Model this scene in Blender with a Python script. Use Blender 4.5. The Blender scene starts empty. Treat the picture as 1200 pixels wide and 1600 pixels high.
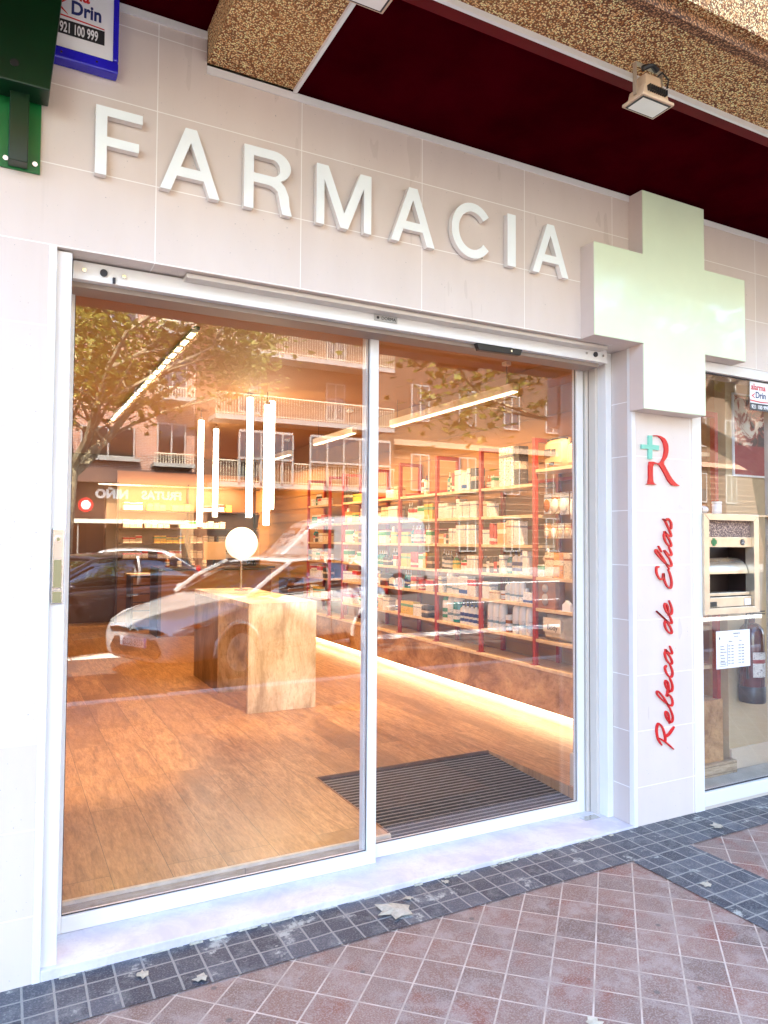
import bpy, bmesh, math, random
from mathutils import Vector, Matrix
R = math.radians
sc = bpy.context.scene
col = sc.collection

# ------------------------------------------------------------------ camera
cam_d = bpy.data.cameras.new('camera')
cam = bpy.data.objects.new('camera', cam_d); col.objects.link(cam)
sc.camera = cam
YAW, PITCH, ROLL = .4835, .0383, .0062
fw = Vector((math.sin(YAW)*math.cos(PITCH), math.cos(YAW)*math.cos(PITCH), math.sin(PITCH)))
rt = fw.cross(Vector((0, 0, 1))).normalized(); up = rt.cross(fw)
c_, s_ = math.cos(ROLL), math.sin(ROLL)
rt, up = rt*c_ + up*s_, -rt*s_ + up*c_
cam.matrix_world = Matrix(((rt.x, up.x, -fw.x, -.4988), (rt.y, up.y, -fw.y, -2.8774), (rt.z, up.z, -fw.z, 1.5404), (0, 0, 0, 1)))
cam_d.sensor_fit = 'VERTICAL'; cam_d.sensor_height = 36; cam_d.lens = 36*1134.4/1600
cam_d.clip_start = .05; cam_d.clip_end = 300

# ------------------------------------------------------------------ light
SUN = Vector((-.22, .47, .75)).normalized()
w = bpy.data.worlds.new('World'); sc.world = w; w.use_nodes = True
nt = w.node_tree
sky = nt.nodes.new('ShaderNodeTexSky'); sky.sky_type = 'NISHITA'; sky.sun_disc = False
sky.sun_elevation = math.asin(SUN.z); sky.sun_rotation = math.atan2(SUN.x, SUN.y)
nt.links.new(sky.outputs[0], nt.nodes['Background'].inputs[0])
nt.nodes['Background'].inputs[1].default_value = .15
sd = bpy.data.lights.new('sun', 'SUN'); sd.energy = 4.0; sd.angle = R(.5); sd.color = (1, .94, .84)
so = bpy.data.objects.new('sun', sd); col.objects.link(so)
so.rotation_euler = SUN.to_track_quat('Z', 'Y').to_euler()
vs = sc.view_settings
vs.view_transform = 'Standard'; vs.look = 'None'; vs.gamma = 1; vs.exposure = 3.88
sc.cycles.use_denoising = True
sc.cycles.max_bounces = 10; sc.cycles.transparent_max_bounces = 24; sc.cycles.glossy_bounces = 4
sc.cycles.sample_clamp_indirect = 6; sc.cycles.caustics_reflective = False; sc.cycles.caustics_refractive = False

# ------------------------------------------------------------------ helpers
class MB:
    def __init__(s): s.v = []; s.f = []
    def add(s, vs, fs):
        n = len(s.v); s.v += [tuple(p) for p in vs]; s.f += [tuple(n+i for i in f) for f in fs]; return s
    def box(s, x0, x1, y0, y1, z0, z1):
        v = [(x, y, z) for z in (z0, z1) for y in (y0, y1) for x in (x0, x1)]
        return s.add(v, [(0, 2, 3, 1), (4, 5, 7, 6), (0, 1, 5, 4), (2, 6, 7, 3), (0, 4, 6, 2), (1, 3, 7, 5)])
    def quad(s, a, b, c, d): return s.add([a, b, c, d], [(0, 1, 2, 3)])
    def prism(s, pts, y0, y1, ax='y'):       # polygon in (x,z) pushed along y (or in (x,y) along z, (y,z) along x)
        n = len(pts)
        ar = sum(pts[i][0]*pts[(i+1) % n][1]-pts[(i+1) % n][0]*pts[i][1] for i in range(n))
        if ar < 0: pts = pts[::-1]
        if ax == 'y': m = lambda p, t: (p[0], t, p[1])
        elif ax == 'z': m = lambda p, t: (p[0], p[1], t)
        else: m = lambda p, t: (t, p[0], p[1])
        v = [m(p, y0) for p in pts] + [m(p, y1) for p in pts]
        f = [tuple(range(n)), tuple(range(2*n-1, n-1, -1))] + [(i, i+n, (i+1) % n+n, (i+1) % n) for i in range(n)]
        return s.add(v, f)
    def cyl(s, p0, p1, r0, r1=None, n=16, caps=True):
        r1 = r0 if r1 is None else r1
        p0, p1 = Vector(p0), Vector(p1); d = (p1-p0).normalized()
        a = d.orthogonal().normalized(); b = d.cross(a)
        v = []
        for p, r in ((p0, r0), (p1, r1)):
            for i in range(n):
                t = 2*math.pi*i/n; v.append(p+a*(r*math.cos(t))+b*(r*math.sin(t)))
        f = [(i, (i+1) % n, (i+1) % n+n, i+n) for i in range(n)]
        if caps: f += [tuple(range(n-1, -1, -1)), tuple(range(n, 2*n))]
        return s.add(v, f)
    def tube(s, pts, r, n=8):
        pts = [Vector(p) for p in pts]; rs = r if isinstance(r, (list, tuple)) else [r]*len(pts)
        v = []; a = None
        for i, p in enumerate(pts):
            d = (pts[min(i+1, len(pts)-1)]-pts[max(i-1, 0)]).normalized()
            a = d.orthogonal().normalized() if a is None else (a-d*a.dot(d)).normalized()
            b = d.cross(a)
            for k in range(n):
                t = 2*math.pi*k/n; v.append(p+a*(rs[i]*math.cos(t))+b*(rs[i]*math.sin(t)))
        f = []
        for i in range(len(pts)-1):
            for k in range(n):
                f.append((i*n+k, i*n+(k+1) % n, (i+1)*n+(k+1) % n, (i+1)*n+k))
        f += [tuple(range(n-1, -1, -1)), tuple(range((len(pts)-1)*n, len(pts)*n))]
        return s.add(v, f)
    def lathe(s, prof, c=(0, 0, 0), n=16):   # profile (r,z)
        v = []; f = []
        for r, z in prof:
            for k in range(n):
                t = 2*math.pi*k/n; v.append((c[0]+r*math.cos(t), c[1]+r*math.sin(t), c[2]+z))
        for i in range(len(prof)-1):
            for k in range(n): f.append((i*n+k, i*n+(k+1) % n, (i+1)*n+(k+1) % n, (i+1)*n+k))
        f += [tuple(range(n-1, -1, -1)), tuple(range((len(prof)-1)*n, len(prof)*n))]
        return s.add(v, f)
    def ball(s, c, r, n=20, m=12, sc_=(1, 1, 1)):
        prof = [(max(r*math.sin(math.pi*i/m), 1e-4), -r*math.cos(math.pi*i/m)) for i in range(m+1)]
        k = len(s.v); s.lathe(prof, (0, 0, 0), n)
        s.v[k:] = [(c[0]+a*sc_[0], c[1]+b*sc_[1], c[2]+z*sc_[2]) for a, b, z in s.v[k:]]
        return s
    def build(s, name, mat, parent=None, off=None, smooth=False, bevel=0, seg=2, subd=0):
        me = bpy.data.meshes.new(name)
        o3 = Vector(off) if off is not None else Vector((0, 0, 0))
        me.from_pydata([Vector(p)-o3 for p in s.v], [], s.f); me.update()
        if mat is not None: me.materials.append(mat)
        o = bpy.data.objects.new(name, me); col.objects.link(o)
        if parent is not None: o.parent = parent
        if smooth:
            for p in me.polygons: p.use_smooth = True
            if smooth != 'all':
                try: me.set_sharp_from_angle(angle=R(40))
                except Exception: pass
        if bevel:
            b = o.modifiers.new('bevel', 'BEVEL'); b.width = bevel; b.segments = seg; b.limit_method = 'ANGLE'; b.angle_limit = R(40)
        if subd:
            b = o.modifiers.new('subd', 'SUBSURF'); b.levels = subd; b.render_levels = subd
        return o
LABELS = {}
def tag(o, label=None, cat=None, group=None, kind=None):
    if label: o['label'] = label
    if cat: o['category'] = cat
    if group: o['group'] = group
    if kind: o['kind'] = kind
    return o
def thing(name, label, cat, loc=(0, 0, 0), rz=0, group=None):
    o = bpy.data.objects.new(name, None); col.objects.link(o); o.empty_display_size = .1
    o.location = loc; o.rotation_euler = (0, 0, rz)
    return tag(o, label, cat, group)
def copy_tree(o, parent=None, depth=0):
    c = o.copy(); col.objects.link(c)
    if parent is not None: c.parent = parent
    for ch in list(o.children): copy_tree(ch, c)
    return c
def struct(o): o['kind'] = 'structure'; return o
def txt(body, size, mat, parent, loc, rot, ext=.002, name='lettering', align='LEFT', sx=1, bold=0, shear=0):
    cu = bpy.data.curves.new('t', 'FONT'); cu.body = body; cu.size = size; cu.extrude = ext; cu.align_x = align
    cu.offset = bold; cu.shear = shear; cu.resolution_u = 4
    to = bpy.data.objects.new('t', cu); col.objects.link(to)
    bpy.context.view_layer.update()
    me = bpy.data.meshes.new_from_object(to.evaluated_get(bpy.context.evaluated_depsgraph_get()))
    bpy.data.objects.remove(to); me.name = name
    me.materials.clear(); me.materials.append(mat)
    o = bpy.data.objects.new(name, me); col.objects.link(o); o.parent = parent
    o.location = loc; o.rotation_euler = rot; o.scale = (sx, 1, 1)
    return o

# ------------------------------------------------------------------ materials
MATS = {}
def nodes(name):
    m = bpy.data.materials.new(name); m.use_nodes = True; MATS[name] = m
    t = m.node_tree; return m, t, t.nodes['Principled BSDF']
def N(t, kind, **k):
    n = t.nodes.new('ShaderNode'+kind)
    for a, b in k.items():
        if a.startswith('i_'): n.inputs[a[2:].replace('_', ' ')].default_value = b
        else: setattr(n, a, b)
    return n
def coords(t, scale=(1, 1, 1), rot=(0, 0, 0), loc=(0, 0, 0), out='Object'):
    c = N(t, 'TexCoord'); m = N(t, 'Mapping'); t.links.new(c.outputs[out], m.inputs[0])
    m.inputs['Scale'].default_value = scale; m.inputs['Rotation'].default_value = rot; m.inputs['Location'].default_value = loc
    return m.outputs[0]
def ramp(t, fac, stops):
    r = N(t, 'ValToRGB'); e = r.color_ramp.elements
    while len(e) < len(stops): e.new(.5)
    for q, (p, c) in zip(e, stops): q.position = p; q.color = (*c, 1)
    t.links.new(fac, r.inputs[0]); return r.outputs[0]
def mixc(t, fac, a, b, mode='MIX'):
    m = N(t, 'Mix', data_type='RGBA', blend_type=mode)
    for s_, v in ((m.inputs[0], fac), (m.inputs[6], a), (m.inputs[7], b)):
        if hasattr(v, 'is_output'): t.links.new(v, s_)
        else: s_.default_value = v if isinstance(v, (int, float)) else (*v, 1)
    return m.outputs[2]
def noise(t, vec, scale, detail=4, rough=.55, dist=0):
    n = N(t, 'TexNoise'); n.inputs['Scale'].default_value = scale; n.inputs['Detail'].default_value = detail
    n.inputs['Roughness'].default_value = rough; n.inputs['Distortion'].default_value = dist
    t.links.new(vec, n.inputs['Vector']); return n.outputs[0]
def bump(t, p, h, strength=.3, dist=.01):
    b = N(t, 'Bump'); b.inputs['Strength'].default_value = strength; b.inputs['Distance'].default_value = dist
    t.links.new(h, b.inputs['Height']); t.links.new(b.outputs[0], p.inputs['Normal'])
def plain(name, c, rough=.5, metal=0, var=.06, vs=3, emit=None, est=0, coat=0, bumpy=0, spec=None):
    m, t, p = nodes(name)
    v = coords(t); n = noise(t, v, vs, 5)
    hi = tuple(min(1, q*(1+var)) for q in c); lo = tuple(q*(1-var) for q in c)
    t.links.new(ramp(t, n, [(.3, lo), (.7, hi)]), p.inputs['Base Color'])
    p.inputs['Roughness'].default_value = rough; p.inputs['Metallic'].default_value = metal
    if coat: p.inputs['Coat Weight'].default_value = coat; p.inputs['Coat Roughness'].default_value = .05
    if emit: p.inputs['Emission Color'].default_value = (*emit, 1); p.inputs['Emission Strength'].default_value = est
    if bumpy: bump(t, p, noise(t, v, 60, 3), bumpy, .002)
    if spec is not None: p.inputs['Specular IOR Level'].default_value = spec
    return m

def swz(t, vec, order):       # swizzle a vector: order like 'xz' -> (x, z, 0)
    s = N(t, 'SeparateXYZ'); c = N(t, 'CombineXYZ'); t.links.new(vec, s.inputs[0])
    for i, ch in enumerate(order): t.links.new(s.outputs['xyz'.index(ch)], c.inputs[i])
    return c.outputs[0]
def brick(t, vec, wd, hg, mortar, c1, c2, cm, off=0., bias=0, freq=2):
    b = N(t, 'TexBrick', offset=off, offset_frequency=freq, squash=1, squash_frequency=2)
    b.inputs['Scale'].default_value = 1; b.inputs['Brick Width'].default_value = wd; b.inputs['Row Height'].default_value = hg
    b.inputs['Mortar Size'].default_value = mortar; b.inputs['Mortar Smooth'].default_value = .15; b.inputs['Bias'].default_value = bias
    for k, c in (('Color1', c1), ('Color2', c2), ('Mortar', cm)): b.inputs[k].default_value = (*c, 1)
    t.links.new(vec, b.inputs['Vector']); return b

def m_tile():
    m, t, p = nodes('facade porcelain tile')
    v = coords(t, loc=(60.16, 0, 29.79)); q = swz(t, v, 'xz')
    b = brick(t, q, .6016, .3, .0022, (.72, .625, .55), (.685, .595, .53), (.92, .89, .83))
    n = noise(t, coords(t, (2, 2, .7)), 3, 6)
    c = mixc(t, .12, b.outputs[0], ramp(t, n, [(.3, (.5, .43, .39)), (.7, (.8, .76, .74))]))
    dr_ = noise(t, coords(t, (14, 14, .5)), 1, 5, .7)
    c = mixc(t, ramp(t, dr_, [(.6, (0,)*3), (.8, (.22,)*3)]), c, (.42, .36, .31))
    c = mixc(t, ramp(t, noise(t, coords(t, (1, 1, 1)), 5, 6, .75), [(.64, (0,)*3), (.7, (.18,)*3)]), c, (.4, .33, .28))
    sp = noise(t, coords(t, (1, 1, 1)), 90, 2)
    c = mixc(t, ramp(t, sp, [(.26, (1, 1, 1)), (.3, (0, 0, 0))]), c, (.42, .38, .36))
    t.links.new(c, p.inputs['Base Color'])
    t.links.new(ramp(t, noise(t, coords(t, (3, 3, .6)), 2.2, 3), [(.3, (.26,)*3), (.7, (.42,)*3)]), p.inputs['Roughness'])
    h = mixc(t, .5, b.outputs[1], noise(t, coords(t), 1.2, 2))
    bump(t, p, b.outputs[1], -.35, .002)
    return m
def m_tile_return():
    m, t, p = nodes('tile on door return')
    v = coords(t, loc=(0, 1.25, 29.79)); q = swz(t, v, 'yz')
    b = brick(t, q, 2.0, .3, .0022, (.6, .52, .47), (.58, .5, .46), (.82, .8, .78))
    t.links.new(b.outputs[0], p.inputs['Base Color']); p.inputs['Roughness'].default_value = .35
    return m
def m_red_paving():
    m, t, p = nodes('red hydraulic paving')
    # tiles laid diagonally on a grid turned by 45 degrees
    v = coords(t)
    mp = N(t, 'Mapping', vector_type='POINT'); t.links.new(v, mp.inputs[0])
    mp.inputs['Rotation'].default_value = (0, 0, R(-45)); mp.inputs['Location'].default_value = (15.2-.7495, 15.2+1.773, 0)
    b = brick(t, mp.outputs[0], .152, .152, .0034, (.27, .14, .1), (.15, .088, .068), (.52, .4, .33))
    big = noise(t, v, 2.1, 5, .6); fine = noise(t, v, 170, 3, .7); mid = noise(t, v, 9, 5, .65)
    c = mixc(t, ramp(t, big, [(.44, (0,)*3), (.58, (.8,)*3)]), b.outputs[0], mixc(t, .5, b.outputs[0], (.33, .225, .18)))
    c = mixc(t, ramp(t, noise(t, v, 4.2, 5, .6), [(.53, (0,)*3), (.66, (.85,)*3)]), c, (.22, .06, .035))
    c = mixc(t, ramp(t, mid, [(.5, (0,)*3), (.62, (.45,)*3)]), c, (.42, .33, .28))
    c = mixc(t, ramp(t, fine, [(.46, (0,)*3), (.62, (.6,)*3)]), c, (.4, .33, .29))
    c = mixc(t, ramp(t, noise(t, v, 260, 2, .6), [(.3, (.55,)*3), (.42, (0,)*3)]), c, (.09, .06, .05))
    gv = N(t, 'TexVoronoi'); gv.inputs['Scale'].default_value = 6.5; gv.inputs['Randomness'].default_value = 1; t.links.new(v, gv.inputs['Vector'])
    c = mixc(t, ramp(t, gv.outputs['Distance'], [(.055, (.75,)*3), (.085, (0,)*3)]), c, (.1, .085, .08))
    c = mixc(t, ramp(t, noise(t, coords(t, (1, 1, 1), loc=(3, 7, 0)), 1.3, 6, .7), [(.55, (0,)*3), (.7, (.55,)*3)]), c, (.15, .1, .085))
    c = mixc(t, b.outputs[1], c, mixc(t, ramp(t, mid, [(.35, (0,)*3), (.65, (1,)*3)]), (.62, .49, .4), (.38, .29, .23)))
    t.links.new(c, p.inputs['Base Color']); p.inputs['Roughness'].default_value = .62
    h = N(t, 'Math', operation='MULTIPLY_ADD'); t.links.new(b.outputs[1], h.inputs[0]); h.inputs[1].default_value = -1.5
    t.links.new(fine, h.inputs[2]); bump(t, p, h.outputs[0], .7, .004)
    return m
def m_dark_paving():
    m, t, p = nodes('dark cobble tile')
    v = coords(t)
    mp = N(t, 'Mapping'); t.links.new(v, mp.inputs[0]); mp.inputs['Location'].default_value = (10, 10.085, 0)
    wob = N(t, 'TexNoise'); wob.inputs['Scale'].default_value = 7; t.links.new(v, wob.inputs['Vector'])
    add = N(t, 'VectorMath', operation='MULTIPLY_ADD'); t.links.new(wob.outputs[1], add.inputs[0]); add.inputs[1].default_value = (.01, .01, 0); t.links.new(mp.outputs[0], add.inputs[2])
    b = brick(t, add.outputs[0], .1, .1, .0042, (.03, .032, .045), (.09, .09, .105), (.46, .45, .43))
    fine = noise(t, v, 150, 4, .7); mid = noise(t, v, 11, 5, .7)
    c = mixc(t, ramp(t, mid, [(.5, (0,)*3), (.7, (.6,)*3)]), b.outputs[0], (.24, .235, .22))
    c = mixc(t, ramp(t, fine, [(.5, (0,)*3), (.7, (.5,)*3)]), c, (.36, .35, .33))
    # worn pale mortar smears close to the wall, with a shape of their own
    c = mixc(t, ramp(t, noise(t, v, 5.3, 6, .75), [(.58, (0,)*3), (.64, (.8,)*3)]), c, (.52, .51, .44))
    c = mixc(t, b.outputs[1], c, mixc(t, fine, (.4, .38, .34), (.2, .19, .17)))
    t.links.new(c, p.inputs['Base Color']); p.inputs['Roughness'].default_value = .6
    h = N(t, 'Math', operation='MULTIPLY_ADD'); t.links.new(b.outputs[1], h.inputs[0]); h.inputs[1].default_value = -1.5
    t.links.new(fine, h.inputs[2]); bump(t, p, h.outputs[0], .8, .005)
    return m
def m_pebble(name, a, b_, c_):
    m, t, p = nodes(name)
    v = coords(t)
    vo = N(t, 'TexVoronoi'); vo.inputs['Scale'].default_value = 150; t.links.new(v, vo.inputs['Vector'])
    cell = N(t, 'SeparateColor'); t.links.new(vo.outputs['Color'], cell.inputs[0])
    c = ramp(t, cell.outputs[0], [(.0, c_), (.22, a), (.55, b_), (.9, tuple(min(1, q*1.5) for q in b_))])
    c = mixc(t, ramp(t, vo.outputs['Distance'], [(.35, (0,)*3), (.62, (1,)*3)]), c, c_)
    c = mixc(t, ramp(t, noise(t, v, 1.7, 4), [(.4, (0,)*3), (.7, (.5,)*3)]), c, mixc(t, .5, c, a))
    t.links.new(c, p.inputs['Base Color']); p.inputs['Roughness'].default_value = .85
    bump(t, p, vo.outputs['Distance'], -.8, .008)
    return m
def m_wood(name, axis, wd, ln, pal, rough=.35, grain=1.0, coat=0):
    m, t, p = nodes(name)
    v = coords(t); q = swz(t, v, axis)
    mp = N(t, 'Mapping'); t.links.new(q, mp.inputs[0]); mp.inputs['Location'].default_value = (20.3, 10.13, 0)
    b = brick(t, mp.outputs[0], ln, wd, .0015, (0, 0, 0), (1, 1, 1), (.5, .5, .5), off=.37, freq=3)
    rnd = b.outputs[0]
    sep = N(t, 'SeparateXYZ'); t.links.new(mp.outputs[0], sep.inputs[0])
    cmb = N(t, 'CombineXYZ')
    ml = N(t, 'Math', operation='MULTIPLY'); t.links.new(sep.outputs[0], ml.inputs[0]); ml.inputs[1].default_value = .16
    t.links.new(ml.outputs[0], cmb.inputs[0]); t.links.new(sep.outputs[1], cmb.inputs[1])
    rr = N(t, 'Math', operation='MULTIPLY'); rr.inputs[1].default_value = 7; t.links.new(rnd, rr.inputs[0]); t.links.new(rr.outputs[0], cmb.inputs[2])
    g1 = noise(t, cmb.outputs[0], 15*grain, 8, .62, 1.6); g2 = noise(t, cmb.outputs[0], 110*grain, 4, .65, .3); g3 = noise(t, cmb.outputs[0], 2.3*grain, 4, .6, .6)
    c = ramp(t, g1, [(.34, pal[0]), (.44, pal[1]), (.53, pal[2]), (.66, pal[3])])
    c = mixc(t, .4, c, ramp(t, g2, [(.38, pal[0]), (.6, pal[3])]))
    c = mixc(t, ramp(t, g3, [(.52, (0,)*3), (.66, (.7,)*3)]), c, pal[0])
    c = mixc(t, ramp(t, rnd, [(0, (.0,)*3), (1, (.55,)*3)]), c, mixc(t, .6, c, pal[1]))
    c = mixc(t, b.outputs[1], c, tuple(x*.45 for x in pal[0]))
    t.links.new(c, p.inputs['Base Color']); p.inputs['Roughness'].default_value = rough
    if coat: p.inputs['Coat Weight'].default_value = coat
    bump(t, p, g2, .12, .002)
    return m
def m_stone(name, a, b_, c_, sc=1, axis_scale=(1, 1, .35)):
    m, t, p = nodes(name)
    v = coords(t, axis_scale)
    n1 = noise(t, v, 3*sc, 8, .65, .5); n2 = noise(t, v, 22*sc, 5, .7); n3 = noise(t, v, 70*sc, 3, .6)
    c = ramp(t, n1, [(.38, a), (.5, b_), (.6, c_)])
    c = mixc(t, ramp(t, n2, [(.52, (0,)*3), (.66, (.55,)*3)]), c, a)
    c = mixc(t, ramp(t, n3, [(.5, (0,)*3), (.8, (.4,)*3)]), c, a)
    t.links.new(c, p.inputs['Base Color']); p.inputs['Roughness'].default_value = .5
    return m
def m_glass(name, k=.12, tint=(1, 1, 1), hi=.6):
    m, t, p = nodes(name); t.nodes.remove(p)
    out = t.nodes['Material Output']
    tr = N(t, 'BsdfTransparent'); tr.inputs[0].default_value = (*tint, 1)
    gl = N(t, 'BsdfGlossy'); gl.inputs['Roughness'].default_value = 0; gl.inputs[0].default_value = (1, 1, 1, 1)
    ge = N(t, 'NewGeometry'); dt = N(t, 'VectorMath', operation='DOT_PRODUCT'); t.links.new(ge.outputs['Normal'], dt.inputs[0]); t.links.new(ge.outputs['Incoming'], dt.inputs[1])
    ab = N(t, 'Math', operation='ABSOLUTE'); t.links.new(dt.outputs['Value'], ab.inputs[0])
    om = N(t, 'Math', operation='SUBTRACT', use_clamp=True); om.inputs[0].default_value = 1; t.links.new(ab.outputs[0], om.inputs[1])
    pw = N(t, 'Math', operation='POWER'); t.links.new(om.outputs[0], pw.inputs[0]); pw.inputs[1].default_value = 5
    mr = N(t, 'MapRange'); mr.inputs[3].default_value = k; mr.inputs[4].default_value = hi
    t.links.new(pw.outputs[0], mr.inputs[0])
    mx = N(t, 'MixShader'); t.links.new(mr.outputs[0], mx.inputs[0]); t.links.new(tr.outputs[0], mx.inputs[1]); t.links.new(gl.outputs[0], mx.inputs[2])
    # very slight waviness of the float glass
    b = N(t, 'Bump'); b.inputs['Strength'].default_value = .01; b.inputs['Distance'].default_value = .001
    t.links.new(noise(t, coords(t, (1, 1, .5)), 1.1, 2), b.inputs['Height']); t.links.new(b.outputs[0], gl.inputs['Normal'])
    t.links.new(mx.outputs[0], out.inputs[0]); return m
def m_facing_brick():
    m, t, p = nodes('facing brick')
    q = swz(t, coords(t), 'xz')
    b = brick(t, q, .25, .075, .008, (.36, .14, .07), (.22, .085, .05), (.5, .45, .38), off=.5)
    c = mixc(t, ramp(t, noise(t, coords(t), .8, 4), [(.4, (0,)*3), (.7, (.4,)*3)]), b.outputs[0], (.42, .24, .14))
    t.links.new(c, p.inputs['Base Color']); p.inputs['Roughness'].default_value = .85
    bump(t, p, b.outputs[1], -.5, .01); return m
def m_asphalt():
    m, t, p = nodes('asphalt'); v = coords(t)
    c = ramp(t, noise(t, v, 220, 3, .7), [(.3, (.02, .02, .021)), (.75, (.06, .058, .056))])
    c = mixc(t, ramp(t, noise(t, v, .7, 5), [(.4, (0,)*3), (.7, (.5,)*3)]), c, (.045, .042, .04))
    t.links.new(c, p.inputs['Base Color']); p.inputs['Roughness'].default_value = .8; return m
def m_carton(name, base, band, lo, hi, side=None):
    # box print: coloured band, lines of small print; generated coordinates so it follows each box
    m, t, p = nodes(name)
    g = coords(t, out='Generated'); s = N(t, 'SeparateXYZ'); t.links.new(g, s.inputs[0])
    bd = N(t, 'MapRange', clamp=True); bd.inputs[1].default_value = lo; bd.inputs[2].default_value = lo+.01; t.links.new(s.outputs[2], bd.inputs[0])
    bd2 = N(t, 'MapRange', clamp=True); bd2.inputs[1].default_value = hi; bd2.inputs[2].default_value = hi+.01; t.links.new(s.outputs[2], bd2.inputs[0])
    sb = N(t, 'Math', operation='SUBTRACT', use_clamp=True); t.links.new(bd.outputs[0], sb.inputs[0]); t.links.new(bd2.outputs[0], sb.inputs[1])
    c = mixc(t, sb.outputs[0], base, band)
    oi = N(t, 'ObjectInfo'); ad = N(t, 'VectorMath', operation='ADD'); cm = N(t, 'CombineXYZ')
    rr = N(t, 'Math', operation='MULTIPLY'); rr.inputs[1].default_value = 37; t.links.new(oi.outputs['Random'], rr.inputs[0]); t.links.new(rr.outputs[0], cm.inputs[0])
    t.links.new(coords(t, (5, 5, 26), out='Generated'), ad.inputs[0]); t.links.new(cm.outputs[0], ad.inputs[1])
    n = noise(t, ad.outputs[0], 1.6, 2, .5)
    dark = tuple(x*.25 for x in (band if max(band) < .7 else (.3, .3, .35)))
    c = mixc(t, ramp(t, n, [(.57, (0,)*3), (.59, (.85,)*3)]), c, dark)
    t.links.new(c, p.inputs['Base Color']); p.inputs['Roughness'].default_value = .45; return m

WHITE = plain('white powder-coated aluminium', (.78, .77, .74), .32, var=.02)
CREAM = plain('cream powder-coated profile', (.62, .56, .49), .35, var=.04)
GREYM = plain('grey rubber seal', (.03, .03, .035), .6)
CHROME = plain('brushed steel', (.72, .73, .72), .22, .95, var=.05, vs=40)
LETTER = plain('satin steel letter face', (.9, .96, .94), .35, .0, var=.03, vs=6)
LETTER_SIDE = plain('satin steel letter side', (.78, .73, .67), .4, .0, var=.04)
TILE = m_tile(); TILE_R = m_tile_return()
RED_PAVE = m_red_paving(); DARK_PAVE = m_dark_paving()
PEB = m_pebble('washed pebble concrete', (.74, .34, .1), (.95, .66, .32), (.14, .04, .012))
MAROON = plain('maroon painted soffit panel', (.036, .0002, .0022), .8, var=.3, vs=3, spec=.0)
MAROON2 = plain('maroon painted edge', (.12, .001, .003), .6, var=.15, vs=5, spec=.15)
MARBLE = m_stone('lilac marble threshold', (.56, .53, .57), (.66, .62, .67), (.72, .69, .73), 1.4, (1, 1, 1))
GLASS = m_glass('door glass', .072)
GREEN_D = plain('dark green lacquer', (.0015, .022, .006), .3, var=.3, vs=4)
GREEN_M = plain('green lacquer', (.003, .15, .03), .35, var=.15, vs=7)
BLUE = plain('blue plastic frame', (.02, .015, .48), .25, var=.15, vs=6)
SIGNW = plain('white sign face', (.82, .82, .84), .3, var=.02)
INK = plain('black print', (.012, .012, .015), .5)
NAVY = plain('navy print', (.01, .02, .13), .5)
REDP = plain('red print', (.6, .008, .012), .4)
CORAL = plain('red acrylic lettering', (.62, .012, .012), .25, var=.1, vs=8)
MINT = plain('mint acrylic', (.2, .56, .42), .3, var=.08)
CROSS = plain('pale green acrylic cross face', (.80, .93, .68), .2, var=.07, vs=1.4, coat=.6)
CROSS_SIDE = plain('cross side metal', (.66, .56, .5), .42, var=.05)
WOODP = ((.14, .06, .019), (.3, .145, .053), (.44, .235, .1), (.6, .36, .175))
FLOORM = m_wood('oak plank floor', 'yx', .24, 1.3, WOODP, .34)
NOSE = m_wood('floor nosing wood', 'xz', .05, 1.6, ((.25, .17, .09), (.42, .3, .17), (.52, .4, .25), (.62, .5, .35)), .4)
BOARD = m_wood('pale birch shelf board', 'yx', .4, 2.0, ((.5, .33, .17), (.66, .47, .27), (.74, .56, .35), (.8, .65, .44)), .4)
STONE = m_stone('grey beige laminate', (.36, .27, .17), (.6, .5, .37), (.74, .66, .54), 1.5)
STONE2 = m_stone('ledge laminate', (.24, .11, .035), (.46, .25, .1), (.58, .35, .15), 1.6, (1, .5, .8))
REDSTEEL = plain('red painted steel', (.33, .022, .01), .4, var=.1, vs=8)
INWALL = plain('warm beige plaster', (.38, .2, .075), .75, var=.06, vs=2)
INWALLD = plain('brown wall panel', (.07, .025, .01), .55, var=.12, vs=2)
CEIL = plain('warm ceiling paint', (.3, .14, .045), .8, var=.04, vs=1)
CREAMP = plain('cream skirting', (.62, .5, .36), .5)
DARKW = plain('dark brown laminate', (.05, .018, .01), .4, var=.1)
TAN = plain('tan counter laminate', (.2, .085, .03), .45, var=.08)
BLACK = plain('black plastic', (.012, .012, .013), .35)
TUBE = plain('lit tube diffuser', (.9, .85, .75), .5, emit=(1, .84, .6), est=1.8)
TUBE2 = plain('dim bar diffuser', (.85, .75, .6), .5, emit=(1, .8, .55), est=.35)
GLOBE = plain('lit opal globe', (.85, .8, .7), .5, emit=(1, .82, .55), est=.11)
LED = plain('lit strip', (.9, .8, .6), .5, emit=(1, .76, .48), est=.7)
DASH = plain('lit ceiling slot', (.9, .85, .75), .5, emit=(1, .8, .5), est=.55)

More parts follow.
